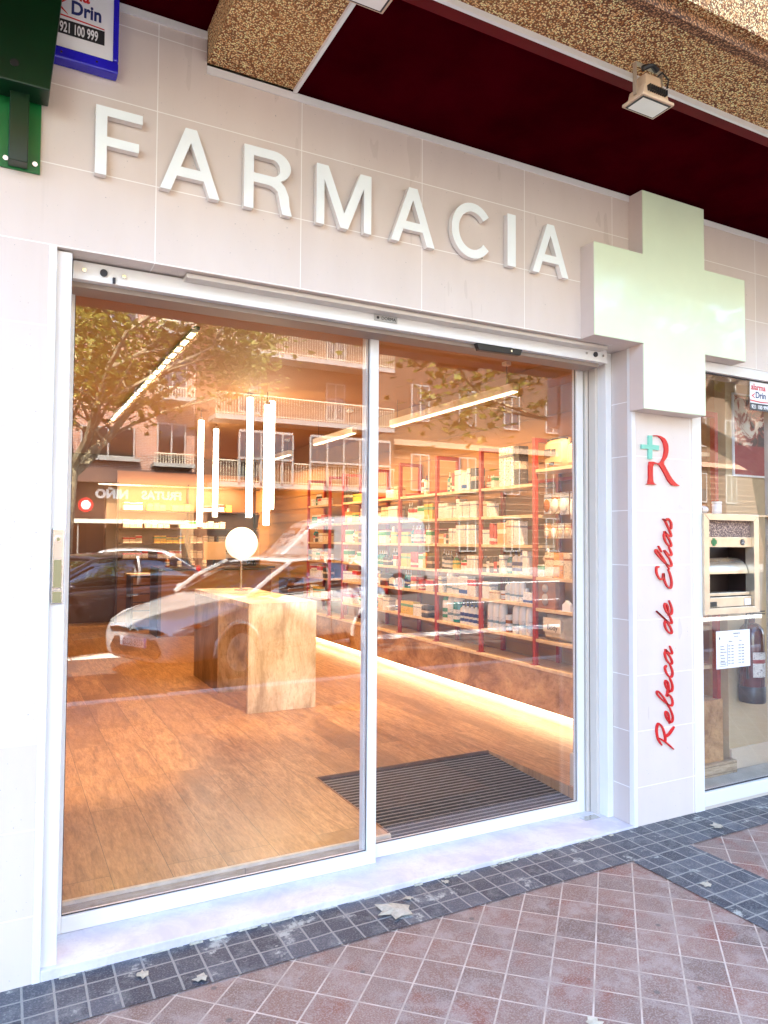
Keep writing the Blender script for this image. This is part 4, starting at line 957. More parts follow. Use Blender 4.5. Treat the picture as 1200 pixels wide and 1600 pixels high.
# nearest bay: bag, hanging packs, arrow sign, boxes, toiletry bag
KR = plain('kraft bag', (.55, .36, .2), .7, var=.12, vs=12)
def pillow(w, d, h, name, mat, parent=None, bulge=.5):
    m = MB(); nx, nz = 8, 6; v = []
    for s_ in (-1, 1):
        for i in range(nz+1):
            for j in range(nx+1):
                u, t = j/nx*2-1, i/nz
                e = max(0, (1-abs(u)**4))*max(.0, (1-(2*t-1)**4))**.5
                v.append((s_*(d/2*(.35+.65*e)) if 0 else s_*d/2*(.15+.85*e**bulge), u*w/2*(1-.05*(t)), t*h))
    f = []; K = (nx+1)*(nz+1)
    for s_ in (0, 1):
        for i in range(nz):
            for j in range(nx):
                a = s_*K+i*(nx+1)+j; q = (a, a+1, a+nx+2, a+nx+1); f.append(q if s_ else q[::-1])
    for i in range(nz):
        for j in (0, nx): a = i*(nx+1)+j; q = (a, a+nx+1, K+a+nx+1, K+a); f.append(q if j == 0 else q[::-1])
    for j in range(nx):
        for i in (0, nz): a = i*(nx+1)+j; q = (a, K+a, K+a+1, a+1); f.append(q if i == 0 else q[::-1])
    m.add(v, f); return m.build(name, mat, parent, smooth=True)
bg = thing('food_bag', 'large kraft paper bag with printed panel on the top board nearest the door', 'bag', (3.48, 1.66, 2.128))
pillow(.27, .14, .235, 'bag_body', KR, bg)
m = MB(); m.box(-.078, -.074, -.05, .0, .105, .15); m.box(-.078, -.074, .01, .085, .1, .155); m.box(-.078, -.074, -.03, .03, .02, .045); m.build('printed_panel', INK, bg)
m = MB(); m.tube([(-.02, -.13, .23), (0, -.04, .245), (0, .06, .25), (-.01, .12, .235)], .008); m.build('bag_handle', BLACK, bg)
bg2 = thing('food_bag', 'second pale bag standing behind the large kraft bag at the column', 'bag', (3.5, 1.46, 2.128))
pillow(.16, .12, .2, 'bag_body', plain('pale bag', (.6, .45, .3), .6), bg2)
m = MB(); m.tube([(-.02, -.06, .195), (0, 0, .215), (-.02, .06, .195)], .006); m.build('bag_handle', BLACK, bg2)
def pegs(z, lst, nm):
    for i, (y, w_, h, mt_, lb) in enumerate(lst):
        t = thing('blister_pack', lb, 'pack', (3.46, y, z), 0, 'packs hanging from pegs in bay nearest the door')
        m = MB(); m.box(-.001, .001, -w_/2, w_/2, -h, 0); m.build('card', mt_, t)
        m = MB(); m.ball((-.012, 0, -h*.6), w_*.4, 10, 8, (.45, 1, .8*h/w_ if h > w_ else 1)); m.build('contents', random.choice([BC['white'], CART['cream'], BC['amber'], KR]), t, smooth=True)
        m = MB(); m.cyl((-.08, 0, -.01), (.15, 0, -.01), .003, n=8); m.build('peg', CHROME, t)
pegs(1.93, [(1.77, .09, .17, CART['white'], 'white blister pack hanging leftmost on the upper pegs'), (1.67, .1, .17, CART['cream'], 'cream blister pack second on the upper pegs'), (1.57, .1, .18, CART['white'], 'white blister pack third on the upper pegs'), (1.47, .06, .22, CART['white'], 'long narrow white pack rightmost on the upper pegs')], 'a')
pegs(1.68, [(1.77, .08, .12, CART['orange'], 'orange pack hanging leftmost on the lower pegs'), (1.69, .07, .12, CART['cream'], 'cream pack second on the lower pegs'), (1.61, .07, .12, CART['white'], 'white pack third on the lower pegs'), (1.53, .07, .12, CART['cream'], 'cream pack fourth on the lower pegs'), (1.45, .07, .12, CART['white and red'], 'white and red pack rightmost on the lower pegs')], 'b')
ar = thing('arrow_sign', 'beige arrow sign pointing left on a stand in the nearest bay', 'sign', (3.41, 1.6, 1.36))
m = MB(); m.prism([(-.16, 0), (.11, 0), (.11, -.03), (.175, .035), (.11, .1), (.11, .07), (-.16, .07)], -.004, .004, 'x'); m.build('arrow_board', plain('beige arrow', (.6, .42, .3), .6), ar)
txt('alominqRG', .05, INK, ar, (-.0055, .115, .022), (R(90), 0, R(-90)), .0005, sx=.9)
m = MB(); m.cyl((.012, .12, -.11), (.012, .12, .1), .007); m.ball((.012, .12, .11), .012); m.build('stand', SIGNW, ar)
for i, (y, w_, h, cc, lb) in enumerate([(1.775, .07, .1, 'white and green', 'green and white small carton at the left of the fourth level nearest the door'), (1.67, .1, .2, 'cream', 'cream window box beside the small green carton, nearest bay'), (1.56, .11, .2, 'orange', 'orange window box in the middle of its board, nearest bay'), (1.46, .08, .2, 'cream', 'cream window box beside the column, nearest bay')]):
    o = carton(cc, .09, w_, h); o.location = (3.43, y, 1.2455); tag(o, lb, 'box')
dx_ = thing('window_box', 'brown gift box with a round-headed soft toy behind its window', 'box', (3.44, 1.71, .9925))
m = MB(); m.box(-.05, .05, -.11, .10, 0, .22); m.build('box_body', plain('brown gift box', (.3, .1, .03), .5, var=.2, vs=9), dx_, bevel=.002)
m = MB(); m.ball((-.052, .01, .165), .035, 12, 8, (.4, 1, 1)); m.ball((-.052, .01, .075), .045, 12, 8, (.4, .8, 1.1)); m.build('soft_toy', plain('grey plush', (.32, .26, .22), .9, bumpy=.6), dx_, smooth=True)
hs = MB(); hs.prism([(-.045, 0), (.045, 0), (.045, .05), (0, .085), (-.045, .05)], -.015, .015, 'x'); o = hs.build('house_shaped_tag', SIGNW); o.location = (3.4, 1.47, 1.03); tag(o, 'small white house-shaped tag beside the brown gift box', 'tag')
o.location = (3.4, 1.47, .9925)
tbg = thing('toiletry_bag', 'rounded tan toiletry bag with flap on the lowest board nearest the door', 'bag', (3.47, 1.63, .7425))
pillow(.31, .15, .2, 'bag_body', plain('tan cotton', (.6, .48, .3), .85, var=.1, vs=20), tbg, None, .35) if 0 else pillow(.31, .15, .2, 'bag_body', plain('tan cotton', (.6, .48, .3), .85, var=.1, vs=20), tbg)
m = MB(); m.box(-.088, -.082, -.1, .11, .07, .185); m.build('flap', plain('cream flap', (.7, .58, .4), .8), tbg, bevel=.002)
txt('Body', .06, INK, tbg, (-.0895, .06, .09), (R(90), 0, R(-90)), .0005)

# ================================================================== LAMPS
def tube_lamp(x, y, z0, z1, lb):
    t = thing('pendant_lamp', lb, 'lamp', (x, y, z0), 0, 'vertical glowing tube pendants')
    m = MB(); m.cyl((0, 0, 0), (0, 0, z1-z0), .031, n=18); m.build('glowing_tube', TUBE, t, smooth=True)
    m = MB(); m.cyl((0, 0, z1-z0), (0, 0, z1-z0+.035), .032, n=18); m.cyl((0, 0, -.012), (0, 0, 0), .032, n=18); m.build('end_cap', CHROME, t)
    if 3.0-z1 > .04:
        m = MB(); m.cyl((0, 0, z1-z0+.034), (0, 0, 2.999-z0), .0035, n=6); m.build('cable', BLACK, t)
tube_lamp(1.67, 4.15, 1.76, 2.955, 'left one of the three near tube pendants above the table')
tube_lamp(1.80, 4.0, 1.68, 2.87, 'lowest-hanging tube pendant, middle of the near three')
tube_lamp(1.93, 4.25, 1.85, 2.96, 'right one of the three near tube pendants above the table')
tube_lamp(1.47, 5.35, 1.68, 2.88, 'leftmost tube pendant, farther back over the table')
tube_lamp(1.89, 6.3, 1.82, 2.94, 'shortest-looking tube pendant, farthest back of the five')
gl = thing('globe_lamp', 'round white glowing globe lamp near the back counter', 'lamp', (1.72, 4.55, 1.33))
m = MB(); m.ball((0, 0, .165), .168, 28, 18); m.build('opal_globe', GLOBE, gl, smooth='all')
m = MB(); m.cyl((0, 0, -.33), (0, 0, 0), .012); m.cyl((0, 0, -.33), (0, 0, -.318), .07, n=24); m.build('stem', CHROME, gl)
def bar_lamp(x, y0, y1, z, lb, e):
    t = thing('linear_pendant', lb, 'lamp', (x, y0, z), 0, 'long linear pendant bars')
    L = y1-y0
    m = MB(); m.box(-.03, .03, 0, L, .02, .085); m.build('bar_housing', plain('cream bar', (.75, .62, .45), .4), t, bevel=.004)
    m = MB(); m.box(-.024, .024, .01, L-.01, .012, .0195); m.build('diffuser', TUBE2, t)
    m = MB(); m.cyl((0, .12, .085), (0, .12, 2.999-z), .0025, n=6); m.cyl((0, L-.12, .085), (0, L-.12, 2.999-z), .0025, n=6); m.build('suspension_wire', BLACK, t)
    m = MB(); m.box(-.028, .028, .1, .15, 2.97-z, 2.999-z); m.build('ceiling_rose', WHITE, t)
    l = bpy.data.lights.new('bar_light', 'AREA'); l.shape = 'RECTANGLE'; l.size = .05; l.size_y = L*.95; l.energy = e; l.color = (1, .54, .2)
    lo = bpy.data.objects.new('bar_light', l); col.objects.link(lo); lo.parent = t; lo.location = (0, L/2, .008); lo.rotation_euler = (0, R(12), 0)
bar_lamp(3.12, 1.75, 3.85, 2.72, 'linear pendant bar nearest the door, over the red shelving', 3)
bar_lamp(2.92, 4.35, 5.5, 2.70, 'linear pendant bar in the middle of the shop', 5)
bar_lamp(3.15, 7.0, 8.05, 2.74, 'shortest linear pendant bar at the back of the shop', 4)
# dashed ceiling slot
dl = thing('ceiling_light', 'dashed line of small lit openings running along the ceiling at left', 'lamp', (.65, 2.2, 2.99))
m = MB(); m.box(-.022, .022, -.1, 4.5, -.012, .009); m.build('slot_housing', plain('dark slot', (.03, .02, .015), .5), dl)
for i in range(20):
    m = MB(); m.box(-.018, .018, i*.215, i*.215+.12, -.018, -.0125); m.build('light_opening', DASH, dl)
for yy in (1.0, 3.4):
    l = bpy.data.lights.new('slot_light', 'AREA'); l.shape = 'RECTANGLE'; l.size = .08; l.size_y = 2.2; l.energy = 3.8; l.color = (1, .57, .22)
    lo = bpy.data.objects.new('slot_light', l); col.objects.link(lo); lo.parent = dl; lo.location = (0, yy, -.025)
# recessed spots in the ceiling just inside the door
def spot(x, y, tgt, e, ang, lb):
    t = thing('ceiling_spot', lb, 'spotlight', (x, y, 2.985), 0, 'recessed ceiling spots inside the door')
    MB().lathe([(.03, .0), (.05, -.006), (.055, .0), (.055, .012), (.03, .012)], n=24).build('trim_ring', WHITE, t, smooth=True)
    MB().cyl((0, 0, .006), (0, 0, .012), .029, n=20).build('spot_lens', DASH, t)
    l = bpy.data.lights.new('spot_light', 'SPOT'); l.energy = e; l.spot_size = R(ang); l.spot_blend = .7; l.shadow_soft_size = .03; l.color = (1, .7, .4)
    lo = bpy.data.objects.new('spot_light', l); col.objects.link(lo); lo.parent = t; lo.location = (0, 0, -.02)
    lo.rotation_euler = (Vector((x, y, 2.96))-Vector(tgt)).to_track_quat('Z', 'Y').to_euler()
spot(1.6, 1.0, (1.66, 3.06, .55), 50, 44, 'recessed ceiling spot aimed at the display table front')
spot(-.1, 1.2, (-.05, 2.3, .08), 34, 40, 'recessed ceiling spot lighting the floor at the left of the shop')
spot(3.0, 1.1, (3.4, 2.0, 1.2), 18, 60, 'recessed ceiling spot aimed at the nearest red shelving bays')
# toe LED light and back shelf profile
l = bpy.data.lights.new('toe_light', 'AREA'); l.shape = 'RECTANGLE'; l.size = .02; l.size_y = 6.4; l.energy = 1.8; l.color = (1, .76, .5)
lo = bpy.data.objects.new('toe_light', l); col.objects.link(lo); lo.parent = ld; lo.location = (3.43, 3.6, .165); lo.rotation_euler = (0, R(-28), 0)

# ================================================================== BACK OF THE SHOP
bs = thing('back_shelving', 'long dark wall shelving with thin boards behind the counter', 'shelving', (1.25, 9.9, 1.2))
BSZ = [2.02, 1.72, 1.46, 1.2]
for z in BSZ:
    m = MB(); m.box(0, 2.38, .0, .3, z-1.2-.02, z-1.2); m.build('shelf_board', DARKW, bs)
m = MB()
for x in (-.03, 1.15, 2.38): m.box(x, x+.03, .28, .31, -1.1, 1.3)
m.build('upright', DARKW, bs)
m = MB(); m.box(-.03, 2.41, .32, .34, -1.1, 1.5); m.build('back_panel', TAN, bs)
m = MB(); m.box(-.4, 2.3, -.3, -.27, 1.2, 1.225); m.build('light_rail', CHROME, bs)
l = bpy.data.lights.new('rail_light', 'AREA'); l.shape = 'RECTANGLE'; l.size = 2.4; l.size_y = .04; l.energy = 8; l.color = (1, .62, .3)
lo = bpy.data.objects.new('rail_light', l); col.objects.link(lo); lo.parent = bs; lo.location = (1.0, -.28, 1.19); lo.rotation_euler = (R(35), 0, 0)
random.seed(21)
for ri, z in enumerate(BSZ):
    x = 1.3; k = 0
    while x < 3.5 and k < 14:
        run = random.choice((3, 4, 5)); cc = random.choice(('white and red', 'white', 'white and red', 'white and green', 'white', 'white and blue', 'yellow'))
        for _ in range(run):
            if k >= 14 or x > 3.5: break
            w_ = .1; o = carton(cc, w_*.97, .12, random.choice((.1, .12, .13)))
            o.location = (x+w_/2, 10.05, z+.0005)
            tag(o, '%s carton, %s from left on the %s behind the counter' % (cc, ordn[k], ['top board', 'second board', 'third board', 'lowest board'][ri]), 'carton', group='medicine cartons on the back wall shelving')
            x += w_+.004; k += 1
        x += random.uniform(.02, .2)
dw = thing('drawer_cabinet', 'narrow dark cabinet of six brown drawers beside the counter', 'cabinet', (1.34, 9.3, FZ))
m = MB(); m.box(0, .32, 0, .5, 0, .86); m.build('carcass', DARKW, dw)
for k in range(6):
    m = MB(); m.box(.03, .29, -.012, -.0005, .04+k*.134, .04+k*.134+.115); m.build('drawer', TAN, dw, bevel=.003)
m = MB(); m.box(-.02, .34, -.02, .5, .8605, .885); m.build('cabinet_top', CREAMP, dw)
ct = thing('counter', 'brown service counter with a dark end panel at the back of the shop', 'counter', (1.55, 8.2, FZ))
m = MB(); m.box(.05, 1.75, 0, .6, 0, .98); m.build('counter_body', TAN, ct)
m = MB(); m.box(0, .0495, -.02, .62, 0, 1.0); m.build('end_panel', DARKW, ct)
m = MB(); m.box(.0, 1.8, -.04, .62, 1.0005, 1.03); m.build('worktop', DARKW, ct)
for i, x in enumerate((2.45, 3.0)):
    sc_ = thing('monitor', ['pale till monitor on the left of the service counter', 'pale till monitor on the right of the service counter'][i], 'monitor', (x, 8.45, 1.111), .3)
    m = MB(); m.box(-.2, .2, -.015, .01, .1, .38); m.build('screen_back', plain('pale monitor', (.6, .45, .3), .4), sc_, bevel=.004)
    m = MB(); m.box(-.02, .02, -.005, .01, .0, .1); m.box(-.1, .1, -.07, .07, 0, .012); m.build('monitor_stand', BLACK, sc_)
for i, x in enumerate((1.72, 1.9, 2.1, 2.28)):
    o = bottle(['amber', 'white', 'black', 'white'][i], .035, [.16, .12, .18, .14][i], 'pump'); o.location = (x, 8.4, 1.1115); o.name = 'bottle'
    tag(o, ['amber', 'short white', 'black', 'taller white'][i]+' pump bottle standing on the service counter', 'bottle')
m = MB(); m.box(3.18, 3.42, 7.1, 7.5, FZ, .97); pdm = m.build('display_pedestal', DARKW); tag(pdm, 'dark slatted display pedestal beside the far red shelving', 'pedestal')
m = MB()
for k in range(9): m.box(3.17, 3.43, 7.09, 7.0999, .15+k*.09, .19+k*.09)
m.build('slat', TAN, pdm)

# ================================================================== OPPOSITE SIDE OF THE STREET (seen in the glass)
PINK = plain('salmon render', (.15, .065, .03), .85, var=.05, vs=.4); PINK2 = plain('pale render', (.10, .058, .03), .85, var=.05, vs=.4)
FRAMEW = plain('white painted frames', (.3, .27, .23), .5); WGL = plain('dark window pane', (.03, .025, .02), .08, coat=.5)
RAIL = plain('cream railing', (.6, .5, .34), .5); SHUT = plain('roller shutter', (.1, .07, .04), .6)
FY = -30.5
def opp(name, lb, x0, x1, mat, h=17):
    t = thing(name, lb, 'building', (x0, FY, 0))
    MB().box(0, x1-x0, -8, 0, -.2, h).build('wall', mat, t); return t
def window(t, x, z, w, h, shut=0, y=0):
    f = MB(); f.box(x, x+w, y, y+.09, z, z+.07); f.box(x, x+w, y, y+.09, z+h-.07, z+h); f.box(x, x+.07, y, y+.09, z+.07, z+h-.07); f.box(x+w-.07, x+w, y, y+.09, z+.07, z+h-.07); f.box(x+w/2-.035, x+w/2+.035, y, y+.09, z+.07, z+h-.07)
    fo = f.build('window', FRAMEW, t)
    MB().box(x+.07, x+w-.07, y+.005, y+.03, z+.07, z+h*(1-shut)-.07).build('pane', WGL, fo)
    if shut: MB().box(x+.07, x+w-.07, y+.031, y+.07, z+h*(1-shut)-.07, z+h-.07).build('shutter', SHUT, fo)
def balcony(t, x0, x1, z, dpt=1.2, gap=.13, hr=1.02, slab=.22):
    b = MB(); b.box(x0, x1, .0, dpt, z-slab, z); bo = b.build('balcony', FRAMEW, t)
    r_ = MB(); r_.box(x0, x1, dpt-.06, dpt-.01, z+hr-.05, z+hr); r_.box(x0, x1, dpt-.05, dpt-.02, z+.06, z+.09)
    n = int((x1-x0)/gap)
    for i in range(n+1):
        xx = x0+.01+i*gap
        if xx < x1: r_.box(xx, xx+.022, dpt-.045, dpt-.022, z, z+hr-.05)
    r_.build('railing', RAIL, bo)
b1 = opp('brick_building', 'brown brick apartment building with fruit shop at its foot, reflected at left', -14, 7.32, BR)
for fl_ in range(5):
    z = 5.1+3.0*fl_
    for x in (-12, -8.6, -5.2, -1.6, 2.4):
        window(b1, x+14, z, 2.25, 1.35, .3 if (fl_+int(x)) % 2 else 0)
        MB().box(x+13.8, x+14+2.45, 0, .3, z-.16, z-.02).build('sill', FRAMEW, b1)
    if fl_ < 4:
        b = MB(); b.box(5.35+14, 7.15+14, .0, .9, z-.36, z-.2); bo = b.build('balcony', FRAMEW, b1)
        q = MB(); q.box(19.35, 21.15, .84, .88, z+.2, z+.25); [q.box(19.37+i*.12, 19.40+i*.12, .845, .875, z-.2, z+.2) for i in range(15)]; q.build('railing', RAIL, bo)
        window(b1, 19.6, z-.2, 1.3, 1.9)
m = MB(); m.box(0, 21.3, .0, .7, 3.95, 4.55); m.build('cornice', plain('dark cornice', (.12, .06, .04), .7), b1)
m = MB(); m.box(.0, 17.4, .0, .15, .0, 3.9); m.build('shopfront', plain('dark shopfront', (.035, .014, .01), .4), b1)
m = MB(); m.box(17.5, 21.3, .0, .15, .0, 3.9); m.build('wooden_shopfront', plain('tan shopfront', (.4, .22, .1), .5, var=.2, vs=1), b1)
for x in (9.2, 11.4, 13.4, 15.2):
    m = MB(); m.box(x, x+1.5, .151, .2, .3, 2.2); m.build('shop_door', WGL, b1)
txt('NIÑO', .52, SIGNW, b1, (18.4+.0, .17, 3.3), (R(90), 0, R(180)), .05, bold=.025)
txt('FRUTAS', .50, SIGNW, b1, (20.72, .17, 3.3), (R(90), 0, R(180)), .05, bold=.02)
aw = thing('awning', 'long pale sunlit awning over the fruit shop pavement, reflected at left', 'awning', (-6, -29.9, 2.2))
m = MB(); m.prism([(-.4, .0), (-.4, .12), (1.6, .42-.3), (1.6, -.05+.0)], 0, 12.6, 'x'); m.build('canvas', plain('pale canvas', (.78, .72, .55), .8), aw)
m = MB()
for x in (.2, 4.2, 8.2, 12.3): m.cyl((x, 1.5, -2.25), (x, 1.5, 0), .03)
m.build('awning_post', FRAMEW, aw)
lm_ = MB(); lm_.cyl((0, 0, 0), (0, .12, 0), .3, n=28); lo_ = lm_.build('round_sign', REDP); lo_.location = (2.35, -30.25, 3.05); tag(lo_, 'round red and white projecting sign on the dark shopfront, reflected at left', 'sign')
lo_.location = (2.6, -29.85, 2.95)
MB().cyl((0, .121, 0), (0, .14, 0), .19, n=28).build('white_disc', SIGNW, lo_)
b2 = opp('salmon_building', 'salmon rendered apartment building with long railed balconies, reflected in the middle', 7.34, 17.3, PINK)
for fl_ in range(4):
    z = 4.15+3.1*fl_
    balcony(b2, .6, 9.9, z, 1.3)
    window(b2, 6.55, z+.35, 1.05, 1.9, .35); window(b2, 2.0, z+.35, 1.1, 1.9, .2)
    m = MB(); m.box(8.9, 9.9, .0, 1.25, z+.0, z+2.88); m.build('side_screen', PINK2, b2)
# glazed balconies
for (xa, xb, z) in ((5.2, 9.6, 4.17), (1.7, 4.3, 4.17)):
    m = MB()
    for k in range(6): x = xa+(xb-xa)*k/5; m.box(x-.04, x+.04, 1.31, 1.39, z, z+2.3)
    m.box(xa, xb, 1.3, 1.4, z+2.3, z+2.42); m.box(xa, xb, 1.3, 1.4, z+1.05, z+1.15); m.build('glazed_frame', FRAMEW, b2)
    m = MB(); m.box(xa+.05, xb-.05, 1.33, 1.35, z+1.16, z+2.29); m.build('balcony_glazing', WGL, b2)
m = MB(); m.box(.2, 9.7, .0, .1, .0, 3.7); m.build('shopfront', plain('brown shopfront', (.2, .09, .04), .5), b2)
for x in (.6, 3.6, 6.6):
    m = MB(); m.box(x, x+2.4, .101, .14, .3, 2.8); m.build('shop_window', WGL, b2)
b3 = opp('pale_building', 'pale rendered building with ruled joints and shuttered windows, reflected at right', 17.32, 60, PINK2, 15)
m = MB()
for k in range(16): m.box(0, 42, .0, .02, .6+k*.38, .63+k*.38)
m.box(0, 42, 0, .3, 6.6, 6.9); m.build('joint_moulding', plain('joint line', (.4, .26, .16), .9), b3)
for fl_ in range(4):
    z = [.9, 4.2, 8.0, 11.4][fl_]
    for i in range(9): window(b3, 1.6+i*3.1, z, 1.15, 2.0, .5 if (i+fl_) % 3 else 1-.08)
# end buildings closing the street left and right
e1 = thing('street_end_building', 'ochre building far down the street at the left', 'building', (-60, -20, 0)); MB().box(-6, 0, -25, 60, 0, 16).build('wall', PINK, e1)

# ------------------------------------------------------------------ trees
def leafmat(name, a, b):
    m, t, p = nodes(name)
    oi = noise(t, coords(t), .9, 3); n2 = noise(t, coords(t), 14, 2)
    c = ramp(t, oi, [(.35, a), (.65, b)]); c = mixc(t, ramp(t, n2, [(.4, (0,)*3), (.7, (.6,)*3)]), c, tuple(x*1.6 for x in b))
    t.links.new(c, p.inputs['Base Color']); p.inputs['Roughness'].default_value = .5
    tr = N(t, 'BsdfTranslucent'); t.links.new(c, tr.inputs[0]); mx = N(t, 'MixShader'); mx.inputs[0].default_value = .5
    t.links.new(p.outputs[0], mx.inputs[1]); t.links.new(tr.outputs[0], mx.inputs[2]); t.links.new(mx.outputs[0], t.nodes['Material Output'].inputs[0]); return m
LEAF = leafmat('plane leaf', (.12, .15, .02), (.3, .27, .06)); BARK = plain('plane bark', (.34, .27, .16), .9, var=.5, vs=7, bumpy=.8)
LEAFSH = [(0, -.5), (.16, -.3), (.5, -.28), (.34, -.02), (.52, .22), (.2, .2), (0, .62), (-.2, .2), (-.52, .22), (-.34, -.02), (-.5, -.28), (-.16, -.3)]
def tree(lb, base, h, spread, nleaf, lsize, seed, lean=(0, 0), first=2.6, rt_=.16):
    rnd = random.Random(seed); t = thing('plane_tree', lb, 'tree', base, 0, 'street plane trees')
    tr = MB(); tips = []
    def branch(p, d, L, r, lvl):
        pts = [p]; dd = d.normalized(); n = 4
        for i in range(n):
            dd = (dd+Vector((rnd.uniform(-.22, .22), rnd.uniform(-.22, .22), rnd.uniform(-.08, .16)))).normalized(); pts.append(pts[-1]+dd*(L/n))
        tr.tube(pts, [r*(1-.6*i/n) for i in range(n+1)], 7 if lvl < 2 else 5)
        if lvl >= 3: tips.append(pts[-1]); tips.append(pts[-2]); return
        k = 4 if lvl < 2 else 3
        for i in range(k):
            q = pts[1+i % n] if i < k-1 else pts[-1]
            a = rnd.uniform(0, 2*math.pi); s_ = spread
            nd = (dd*.5+Vector((math.cos(a)*s_+lean[0]*.4, math.sin(a)*s_+lean[1]*.4, rnd.uniform(-.05, .55)))).normalized()
            branch(q, nd, L*rnd.uniform(.55, .78), r*.5, lvl+1)
    trunk = [Vector((0, 0, -.1)), Vector((.03, .02, first*.5)), Vector((lean[0]*.3, lean[1]*.3, first))]
    tr.tube(trunk, [rt_*1.15, rt_, rt_*.85], 12)
    for i in range(4):
        a = i*math.pi/2+rnd.uniform(-.4, .4)
        branch(trunk[-1]-Vector((0, 0, .1*i)), Vector((math.cos(a)*spread+lean[0], math.sin(a)*spread+lean[1], .9)), (h-first)*.62, rt_*.6, 1)
    tr.build('trunk', BARK, t, smooth=True)
    lf = MB()
    for i in range(nleaf):
        c = rnd.choice(tips); g_s = .42*(h/9)
        p = Vector((c.x+rnd.gauss(0, g_s), c.y+rnd.gauss(0, g_s), c.z+rnd.gauss(0, g_s*.8)))
        s_ = lsize*rnd.uniform(.6, 1.25)
        mt_ = Matrix.Rotation(rnd.uniform(0, 6.28), 3, 'Z') @ Matrix.Rotation(rnd.uniform(-1.1, 1.1), 3, 'X') @ Matrix.Rotation(rnd.uniform(0, 6.28), 3, 'Z')
        lf.add([p+mt_ @ Vector((a*s_, b*s_, -abs(a)*.25*s_)) for a, b in LEAFSH], [tuple(range(12))])
    lf.build('crown', LEAF, t); return t
tree('plane tree on the near kerb at right, its large leaves reflected in the door', (9.3, -3.7, 0), 9.2, 1.0, 9000, .15, 4, (-.95, -.1), 2.9)
tree('plane tree across the street whose crown fills the upper left of the glass', (.9, -17.2, -.15), 10.5, .9, 11000, .17, 9, (.55, 0), 3.6, .2)
tree('smaller plane tree across the street at the far left', (-5.5, -18.4, -.15), 9.5, .9, 4500, .2, 15, (0, 0), 3.2)

# ------------------------------------------------------------------ cars
CGL = m_glass('car glass', .25, (.25, .28, .25)); TYRE = plain('tyre', (.015, .015, .016), .8); RIM = plain('alloy rim', (.6, .58, .55), .3, .7)
LAMPM = plain('headlamp lens', (.55, .5, .45), .08, .3, coat=1); AMBER = plain('indicator amber', (.7, .12, .01), .2); TAILM = plain('tail lamp', (.35, .01, .01), .2)
CINT = plain('car interior', (.03, .025, .022), .8)
def loft(stations, name, mat, parent, subd=2):
    n = len(stations[0]); v = [p for s_ in stations for p in s_]; f = []
    for i in range(len(stations)-1):
        for k in range(n-1): f.append((i*n+k, i*n+k+1, (i+1)*n+k+1, (i+1)*n+k))
    f.append(tuple(range(n))[::-1]); L_ = (len(stations)-1)*n; f.append(tuple(range(L_, L_+n)))
    m = MB(); m.add(v, f); return m.build(name, mat, parent, smooth='all', subd=subd)
def body_ring(x, w, zb, zm, zt, cr=.02):
    h = [(0, zb), (w*.8, zb), (w*.97, zb+.07), (w, zm), (w*.985, zt-.13), (w*.92, zt-.03), (w*.6, zt+cr*.6), (0, zt+cr)]
    return [(x, -a, z) for a, z in h[::-1]][:-1]+[(x, a, z) for a, z in h] if 0 else [(x, a, z) for a, z in h]+[(x, -a, z) for a, z in h[::-1]][1:-1]+[(x, 0, zb)]
